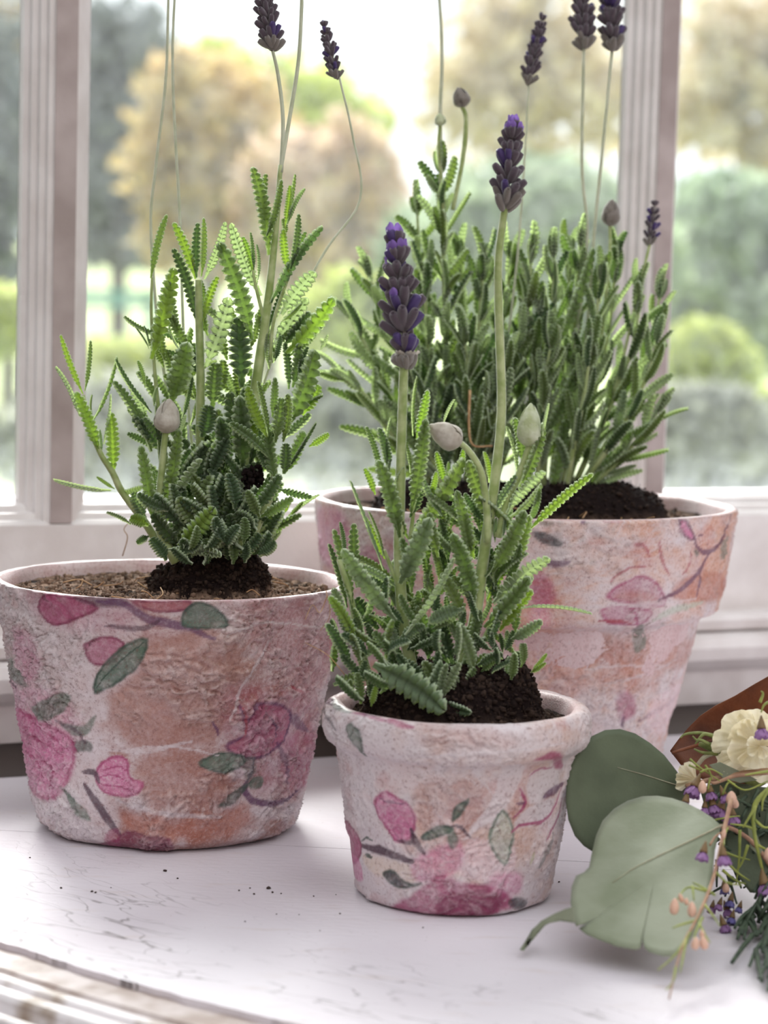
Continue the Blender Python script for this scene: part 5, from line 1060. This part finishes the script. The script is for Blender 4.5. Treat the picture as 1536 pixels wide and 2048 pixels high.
for q in ([(1400,1545,.876),(1420,1538,.875),(1445,1550,.875)], [(1410,1530,.877),(1420,1545,.876),(1424,1560,.876)], [(1445,1590,.874),(1456,1566,.874),(1470,1568,.875)], [(1420,1556,.875),(1416,1580,.873)], [(1380,1518,.88),(1400,1535,.878),(1440,1562,.876)], [(1455,1560,.874),(1490,1580,.874),(1536,1562,.874)], [(1428,1640,.872),(1460,1634,.870),(1480,1632,.87)], [(1378,1530,.88),(1400,1540,.878)], [(1376,1590,.875),(1374,1612,.873),(1380,1625,.873)]): ptube('needle', wb, q, 5, 2.5, M_NEED)
wc = posy('waxflower_sprig', 'yellow-green waxflower stems with single mauve flowers at the right picture edge', 'waxflower', 1520, 1620, .86)
ptube('stem', wc, [(1580,1540,.864),(1536,1580,.862),(1510,1610,.861),(1508,1660,.86),(1520,1720,.86),(1528,1750,.86)], 14, 5, M_NEED)
for q in ([(1512,1612,.86),(1495,1640,.859),(1486,1655,.859)], [(1510,1640,.86),(1530,1655,.859),(1556,1650,.86)], [(1536,1582,.861),(1526,1600,.86),(1524,1622,.86)], [(1556,1540,.862),(1520,1545,.861),(1490,1550,.861)], [(1512,1660,.86),(1490,1652,.86),(1460,1648,.86)], [(1515,1690,.86),(1535,1700,.86)], [(1480,1660,.866),(1478,1720,.866),(1472,1770,.866)], [(1496,1690,.866),(1484,1725,.866),(1470,1745,.866)], [(1520,1405,.872),(1526,1388,.872),(1522,1382,.872)], [(1552,1400,.866),(1530,1408,.866),(1522,1425,.866)], [(1450,1720,.862),(1475,1745,.861),(1500,1762,.861)], [(1445,1740,.862),(1470,1760,.861),(1492,1768,.861)], [(1440,1700,.866),(1470,1712,.866),(1500,1720,.866)]): ptube('needle', wc, q, 7, 3, M_NEED)
wax(wc, 1523, 1452, .866, 0, 40); wax(wc, 1528, 1762, .856, 10, 48); wbud(wc, 1536, 1708, .857, 0, 18, 26)
for x, y, s in ((1448,1772,20),(1462,1798,22),(1440,1806,18),(1465,1832,20),(1446,1846,26),(1425,1812,18),(1480,1812,16),(1452,1815,22)): wax(wc, x, y, .864+.0001*((x*3) % 40), (x*13) % 40-20, s+6, WBL if x % 3 else WP)
wbud(wc, 1452, 1776, .862, 0, 15, 20)
# dark conifer sprig ----------------------------------------------------------
cs = posy('conifer_sprig', 'dark green finger-needled conifer sprig hanging at the lower right corner', 'conifer sprig', 1530, 1780, .858)
rr = random.Random(5)
for (a, b_) in (((1580,1700,.862),(1525,1905,.835)), ((1590,1720,.864),(1545,1950,.836)), ((1575,1690,.868),(1490,1850,.846)), ((1600,1700,.86),(1570,1960,.834))):
    ptube('stem', cs, [a, tuple((p+q)/2 for p, q in zip(a, b_)), b_], 10, 5, M_DARKN)
    for k in range(34):
        t = rr.uniform(.1, 1); x, y, D = [p+(q-p)*t for p, q in zip(a, b_)]; s = rr.choice((-1, 1)); L = rr.uniform(36, 72); an = rr.uniform(.25, .95)
        ptube('needle', cs, [(x, y, D), (x+s*L*.5*math.sin(an), y+L*.5*math.cos(an)*.9, D-.001+rr.uniform(-.004, .004)), (x+s*L*math.sin(an)*.8, y+L*math.cos(an), D+rr.uniform(-.008, .002))], 11, 6, M_DARKN, sm=3)
for q in ([(1510,1830,.85),(1490,1845,.848),(1478,1862,.846)], [(1505,1870,.844),(1485,1895,.84),(1464,1925,.836)], [(1512,1900,.84),(1518,1935,.836),(1524,1962,.834)]): ptube('needle', cs, q, 12, 8, M_DARKN)
filler = random.Random(9)
for k in range(60):
    x, y = filler.uniform(1430, 1580), filler.uniform(1575, 1760); L = filler.uniform(30, 60); a = filler.uniform(-1.4, 1.4)
    ptube('needle', cs, [(x, y, .888), (x+L*.5*math.sin(a), y+L*.5*math.cos(a), .886), (x+L*math.sin(a), y+L*math.cos(a), .89)], 8, 4, M_DARKN, sm=2)

# ================================================================== small bits lying about
M_CRUMB = PM('dark_soil_crumb', lin(44, 32, 30), lin(70, 52, 46), 900, .95)
crumb_me = [mesh_np('soil_crumb', ICO_V*(1+.5*(np.random.RandomState(k).rand(12, 1)-.5)), ICO_F, M_CRUMB, False) for k in range(4)]
for k, (x, y, s) in enumerate([(330,1743,7),(355,1758,5),(122,1777,6),(184,1784,6),(191,1786,5),(478,1782,5),(500,1777,4),(537,1778,10),(508,1789,5),(222,1776,3),(562,1788,4),(627,1793,4),(680,1828,4),(490,1844,4),(598,1830,3),(60,1716,4),(553,1829,3),(1118,1765,5),(672,1790,3),(846,1856,4),(640,1862,3),(545,1786,6)]):
    p = onz(x, y); o = obj('soil_crumb', crumb_me[k % 4]); r = s*p[1]/FPX*.5; o.scale = (r*1.2, r, r*.7); o.location = (p[0], p[1], r*.55); o.rotation_euler = (0, 0, k)
    lb = {537: 'largest flaky brown soil crumb, on the table between the left and smallest pots', 330: 'round dark soil crumb alone just in front of the wide left pot', 1118: 'lone dark soil crumb between the smallest pot and the broad sage leaf'}
    tag(o, lb.get(x, 'tiny dark soil speck, one of many on the white table before the pots'), 'soil crumb', 'soil crumbs scattered on the table')
M_FIB = PM('straw_coloured_root', lin(196, 160, 118), lin(160, 118, 84), 300, .8)
soils = [o for o in COL.objects if o.name.startswith('potting_soil')]
def fibre(par, pts, w, mat=M_FIB):
    P = [at(*p) for p in pts]; V, F = tube_vf(smooth_path(P, 5), [w*.5*pts[0][2]/FPX, w*.3*pts[0][2]/FPX], 5); obj('root_fibre', mesh_np('root_fibre', V, F, mat), par)
rr = random.Random(77)
for k in range(26):
    a = rr.uniform(0, 6.28); r = .066*math.sqrt(rr.random()); x, y = LM[0]+r*math.cos(a)-.012, LM[1]+r*math.sin(a)
    if math.hypot(x-LM[0], y-LM[1]) > .066: continue
    b2 = rr.uniform(0, 6.28); L = rr.uniform(.006, .018); P = [np.array([x+L*t*math.cos(b2+.6*t), y+L*t*math.sin(b2+.6*t), .1125+.002*math.sin(t*3+k)]) for t in (-.5, 0, .5)]
    V, F = tube_vf(smooth_path(P, 4), .00030, 5); obj('root_fibre', mesh_np('root_fibre', V, F, M_FIB), soils[1])
for k in range(40):
    a = rr.uniform(0, 6.28); r = .09*math.sqrt(rr.random()); x, y = BM[0]+r*math.cos(a), BM[1]+r*math.sin(a); b2 = rr.uniform(0, 6.28); L = rr.uniform(.006, .02)
    P = [np.array([x+L*t*math.cos(b2+.6*t), y+L*t*math.sin(b2+.6*t), .142+.003*math.sin(t*3+k)]) for t in (-.5, 0, .5)]
    V, F = tube_vf(smooth_path(P, 4), .00035, 5); obj('root_fibre', mesh_np('root_fibre', V, F, M_FIB), soils[2])
fibre(soils[1], [(245,1112,1.05),(255,1075,1.05),(248,1058,1.05),(262,1040,1.05)], 2.5); fibre(soils[2], [(940,780,1.09),(938,850,1.09),(946,890,1.09),(985,892,1.09)], 6); 
fibre(soils[0], [(655,1190,.89),(640,1225,.887),(625,1210,.887),(610,1240,.885)], 2); fibre(soils[0], [(690,1350,.885),(655,1310,.882),(610,1285,.882)], 2); fibre(soils[0], [(652,1180,.89),(660,1230,.888),(640,1262,.887)], 2)
# ================================================================== garden seen through the panes
at = _at0
def leaf_mat(name, cols, dim=.76):
    m, nt, P = new_mat(name); a = N(nt, 'ShaderNodeAttribute', attribute_name='tone')
    c = ramp(nt, a.outputs['Fac'], [(i/(len(cols)-1), tuple(v*dim for v in lin(*q)[:3])) for i, q in enumerate(cols)])
    nt.links.new(c, P.inputs['Base Color']); P.inputs['Roughness'].default_value = .7
    t = N(nt, 'ShaderNodeBsdfTranslucent'); nt.links.new(c, t.inputs[0]); mx = N(nt, 'ShaderNodeMixShader', inp={0: .4}); nt.links.new(P.outputs[0], mx.inputs[1]); nt.links.new(t.outputs[0], mx.inputs[2]); nt.links.new(mx.outputs[0], nt.nodes['Material Output'].inputs[0]); return m
G_YEL = leaf_mat('spring_yellow_green_leaves', [(176,194,96), (214,222,130), (226,232,164)], .84)
G_SAGE = leaf_mat('soft_sage_leaves', [(158,180,150), (190,206,174), (212,222,192)])
G_OCH = leaf_mat('ochre_and_olive_leaves', [(150,150,104), (204,180,122), (222,196,150), (190,190,130)], .95)
G_PEACH = leaf_mat('peach_blossom_leaves', [(206,180,150), (226,200,178), (214,206,158)], .95)
G_BLUE = leaf_mat('blue_grey_conifer_leaves', [(112,120,126), (140,146,146), (164,168,158)], .66)
G_BUFF = leaf_mat('buff_new_leaves', [(186,172,142), (214,198,168), (226,216,196)], .98)
G_GREY = leaf_mat('grey_clipped_box_leaves', [(150,154,138), (186,188,172), (206,206,190)], .80)
M_BARK = PM('grey_bark', lin(112, 100, 92), lin(88, 78, 72), 8, .9, .5, 30)
M_LAWN = PM('yellow_green_lawn', lin(142, 160, 92), lin(168, 176, 116), 2, .9)  # plain grass colour, two yellow-greens mixed by noise
G_Z = -1.35
def tree(name, label, cat, x, y, D, rx, ry, mat, n, size, group, fill=1.0, seed=0, trunk=True, rd=None):
    rg = np.random.RandomState(seed); C = at(x, y, D); u = D/FPX; RX, RY = rx*u, ry*u; RD = (rd or .8)*RX
    base = empty(name, (float(C[0]), float(C[1]), G_Z)); tag(base, label, cat, group)
    # clustered crown
    k = max(10, int(26*fill)); cl = rg.randn(k, 3); cl /= np.linalg.norm(cl, axis=1)[:, None]; cl *= (rg.rand(k, 1)**.4)*.82
    idx = rg.randint(k, size=n); q = rg.randn(n, 3)*.20; P = cl[idx]+q; P /= np.maximum(1, np.linalg.norm(P, axis=1))[:, None]
    P = P*np.array([RX, RD, RY])+np.array([0, 0, C[2]-G_Z])
    a = rg.randn(n, 3); a /= np.linalg.norm(a, axis=1)[:, None]; b_ = np.cross(a, rg.randn(n, 3)); b_ /= np.linalg.norm(b_, axis=1)[:, None]
    s = size*(.6+.8*rg.rand(n, 1)); V = np.concatenate([P-a*s, P+b_*s*.5, P+a*s, P-b_*s*.5]); I = np.arange(n); F = np.stack([I, I+n, I+2*n, I+3*n], -1)
    me = mesh_np('crown', V, F, mat, False); tn = np.clip(.5*vnoise(cl*2.3+seed, seed)[idx]+.5*rg.rand(n), 0, 1); fattr(me, 'tone', np.tile(tn, 4)); obj('crown', me, base)
    if trunk:
        h = C[2]-G_Z; Vt, Ft = tube_vf([(0, 0, 0), (.05*RX, 0, h*.5), (0, 0, h), (0, 0, h+RY*.6)], [.05*RX+.04, .03*RX+.01], 8); obj('trunk', mesh_np('trunk', Vt, Ft, M_BARK), base)
        for j in range(5):
            e = cl[j]*np.array([RX, RD, RY])*.8+np.array([0, 0, h]); Vt, Ft = tube_vf(smooth_path([(0, 0, h-.3*RY), e*.5+np.array([0, 0, h*.5]), e], 4), [.02*RX+.01, .006*RX+.003], 6); obj('branch', mesh_np('branch', Vt, Ft, M_BARK), base)
TG, SG = 'garden trees beyond the window', 'garden shrubs beyond the window'
tree('blue_conifer', 'dark blue-grey conifer beyond the left window bar', 'tree', 235, 270, 13, 190, 260, G_BLUE, 2600, .09, TG, 1.2, 1)
tree('olive_tree', 'ochre and olive leaved tree seen past the left lavender', 'tree', 420, 330, 11, 190, 230, G_OCH, 3600, .075, TG, 1.2, 2)
tree('round_tree', 'light green round-topped tree in the middle pane', 'tree', 540, 240, 16, 240, 170, G_YEL, 2600, .10, TG, 1.0, 3)
tree('blossom_tree', 'peach tinted blossom tree low in the middle pane', 'tree', 640, 420, 10, 170, 190, G_PEACH, 3600, .07, TG, 1.2, 4)
tree('bare_spring_tree', 'sparse buff tree with sky showing through, above the tall spikes', 'tree', 1060, 170, 18, 230, 260, G_BUFF, 1500, .11, TG, .9, 5)
tree('bare_spring_tree', 'sparse buff tree with sky showing through, right of the right window bar', 'tree', 1490, 170, 15, 210, 250, G_BUFF, 1600, .092, TG, .9, 6)
tree('sage_tree', 'soft sage green tree behind the back lavenders', 'tree', 1060, 520, 8.4, 290, 190, G_SAGE, 4200, .085, TG, 1.6, 7)
tree('sage_tree', 'soft sage green tree filling the right pane', 'tree', 1450, 560, 11, 220, 210, G_SAGE, 4600, .075, TG, 1.6, 8)
tree('conifer_hedge_tree', 'grey-green evergreen at the left picture edge beyond the glass', 'tree', -40, 300, 12, 150, 330, G_BLUE, 1800, .09, TG, 1.2, 9)
tree('olive_tree', 'olive tree with orange leaves at the upper left edge', 'tree', 20, 90, 15, 120, 150, G_OCH, 1100, .09, TG, 1.0, 10)
tree('golden_shrub', 'yellow-green golden shrub under the left lavender sprig', 'shrub', 240, 760, 7.5, 170, 80, G_YEL, 2200, .05, SG, 1.0, 11, False)
tree('golden_shrub', 'yellow-green golden shrub at the far left behind the window', 'shrub', -10, 650, 8, 110, 80, G_YEL, 1300, .05, SG, 1.0, 12, False)
tree('golden_shrub', 'yellow-green golden shrub right of the right window bar', 'shrub', 1410, 740, 7.5, 110, 90, G_YEL, 1500, .05, SG, 1.0, 13, False)
tree('golden_shrub', 'yellow-green golden shrub at the lower right picture edge', 'shrub', 1545, 900, 6.5, 70, 110, G_YEL, 1100, .045, SG, 1.0, 14, False)
tree('box_shrub', 'grey-green clipped shrub low behind the left lavender', 'shrub', 250, 880, 6.2, 290, 130, G_GREY, 3600, .045, SG, 1.4, 15, False, .5)
tree('box_shrub', 'grey-green clipped shrub low between the left and back lavenders', 'shrub', 730, 860, 5.6, 230, 140, G_GREY, 3000, .045, SG, 1.4, 16, False, .5)
tree('box_shrub', 'grey-green clipped shrub low in the right pane', 'shrub', 1390, 900, 6.2, 200, 130, G_GREY, 2600, .045, SG, 1.4, 17, False, .5)
tree('golden_shrub', 'pale yellow-green shrub in the middle pane beside the back lavender', 'shrub', 700, 640, 8, 140, 90, G_YEL, 1600, .05, SG, 1.0, 18, False)
tree('olive_tree', 'olive tree far to the left of the conifer, beyond the window', 'tree', -560, 320, 14, 260, 330, G_OCH, 2200, .09, TG, 1.2, 21)
tree('sage_tree', 'sage green tree far to the right of the window', 'tree', 2050, 420, 13, 300, 330, G_SAGE, 2600, .09, TG, 1.3, 22)
tree('box_shrub', 'grey-green clipped shrub far left below the window', 'shrub', -420, 880, 6.6, 260, 140, G_GREY, 1800, .045, SG, 1.4, 23, False, .5)
tree('box_shrub', 'grey-green clipped shrub far right below the window', 'shrub', 1900, 900, 6.6, 260, 140, G_GREY, 1800, .045, SG, 1.4, 24, False, .5)
# lawn rising away from the house
V, F = [], []; nx, ny = 30, 24
for j in range(ny+1):
    yy = 2.4+j/ny*40
    for i in range(nx+1):
        xx = -18+36*i/nx; V.append((xx, yy, G_Z+max(0, yy-8)*.085+.12*math.sin(xx*.7+yy*.3)))
for j in range(ny):
    for i in range(nx): a = j*(nx+1)+i; F.append((a, a+1, a+nx+2, a+nx+1))
tag(obj('lawn', mesh_np('lawn', V, F, M_LAWN)), 'light green lawn rising behind the garden shrubs', 'lawn', kind='structure')
M_TURQ = PM('turquoise_painted_bench', lin(110, 170, 158), lin(96, 156, 146), 5, .5)
C = at(220, 592, 11); bn = empty('garden_bench', (float(C[0]), float(C[1]), float(C[2])-.45)); tag(bn, 'turquoise painted garden bench behind the left glazing bar', 'bench')
for z in (0, .055): MB().box((-.24, -.02, .42+z-.03), (.24, .02, .46+z-.03)).build('slat', M_TURQ, bn)
MB().box((-.24, -.20, .22), (.24, -.02, .25)).build('seat', M_TURQ, bn)
for x in (-.22, .18): MB().box((x, -.2, -.05), (x+.04, -.16, .22)).build('leg', M_TURQ, bn); MB().box((x, -.02, -.05), (x+.04, .02, .44)).build('leg', M_TURQ, bn)
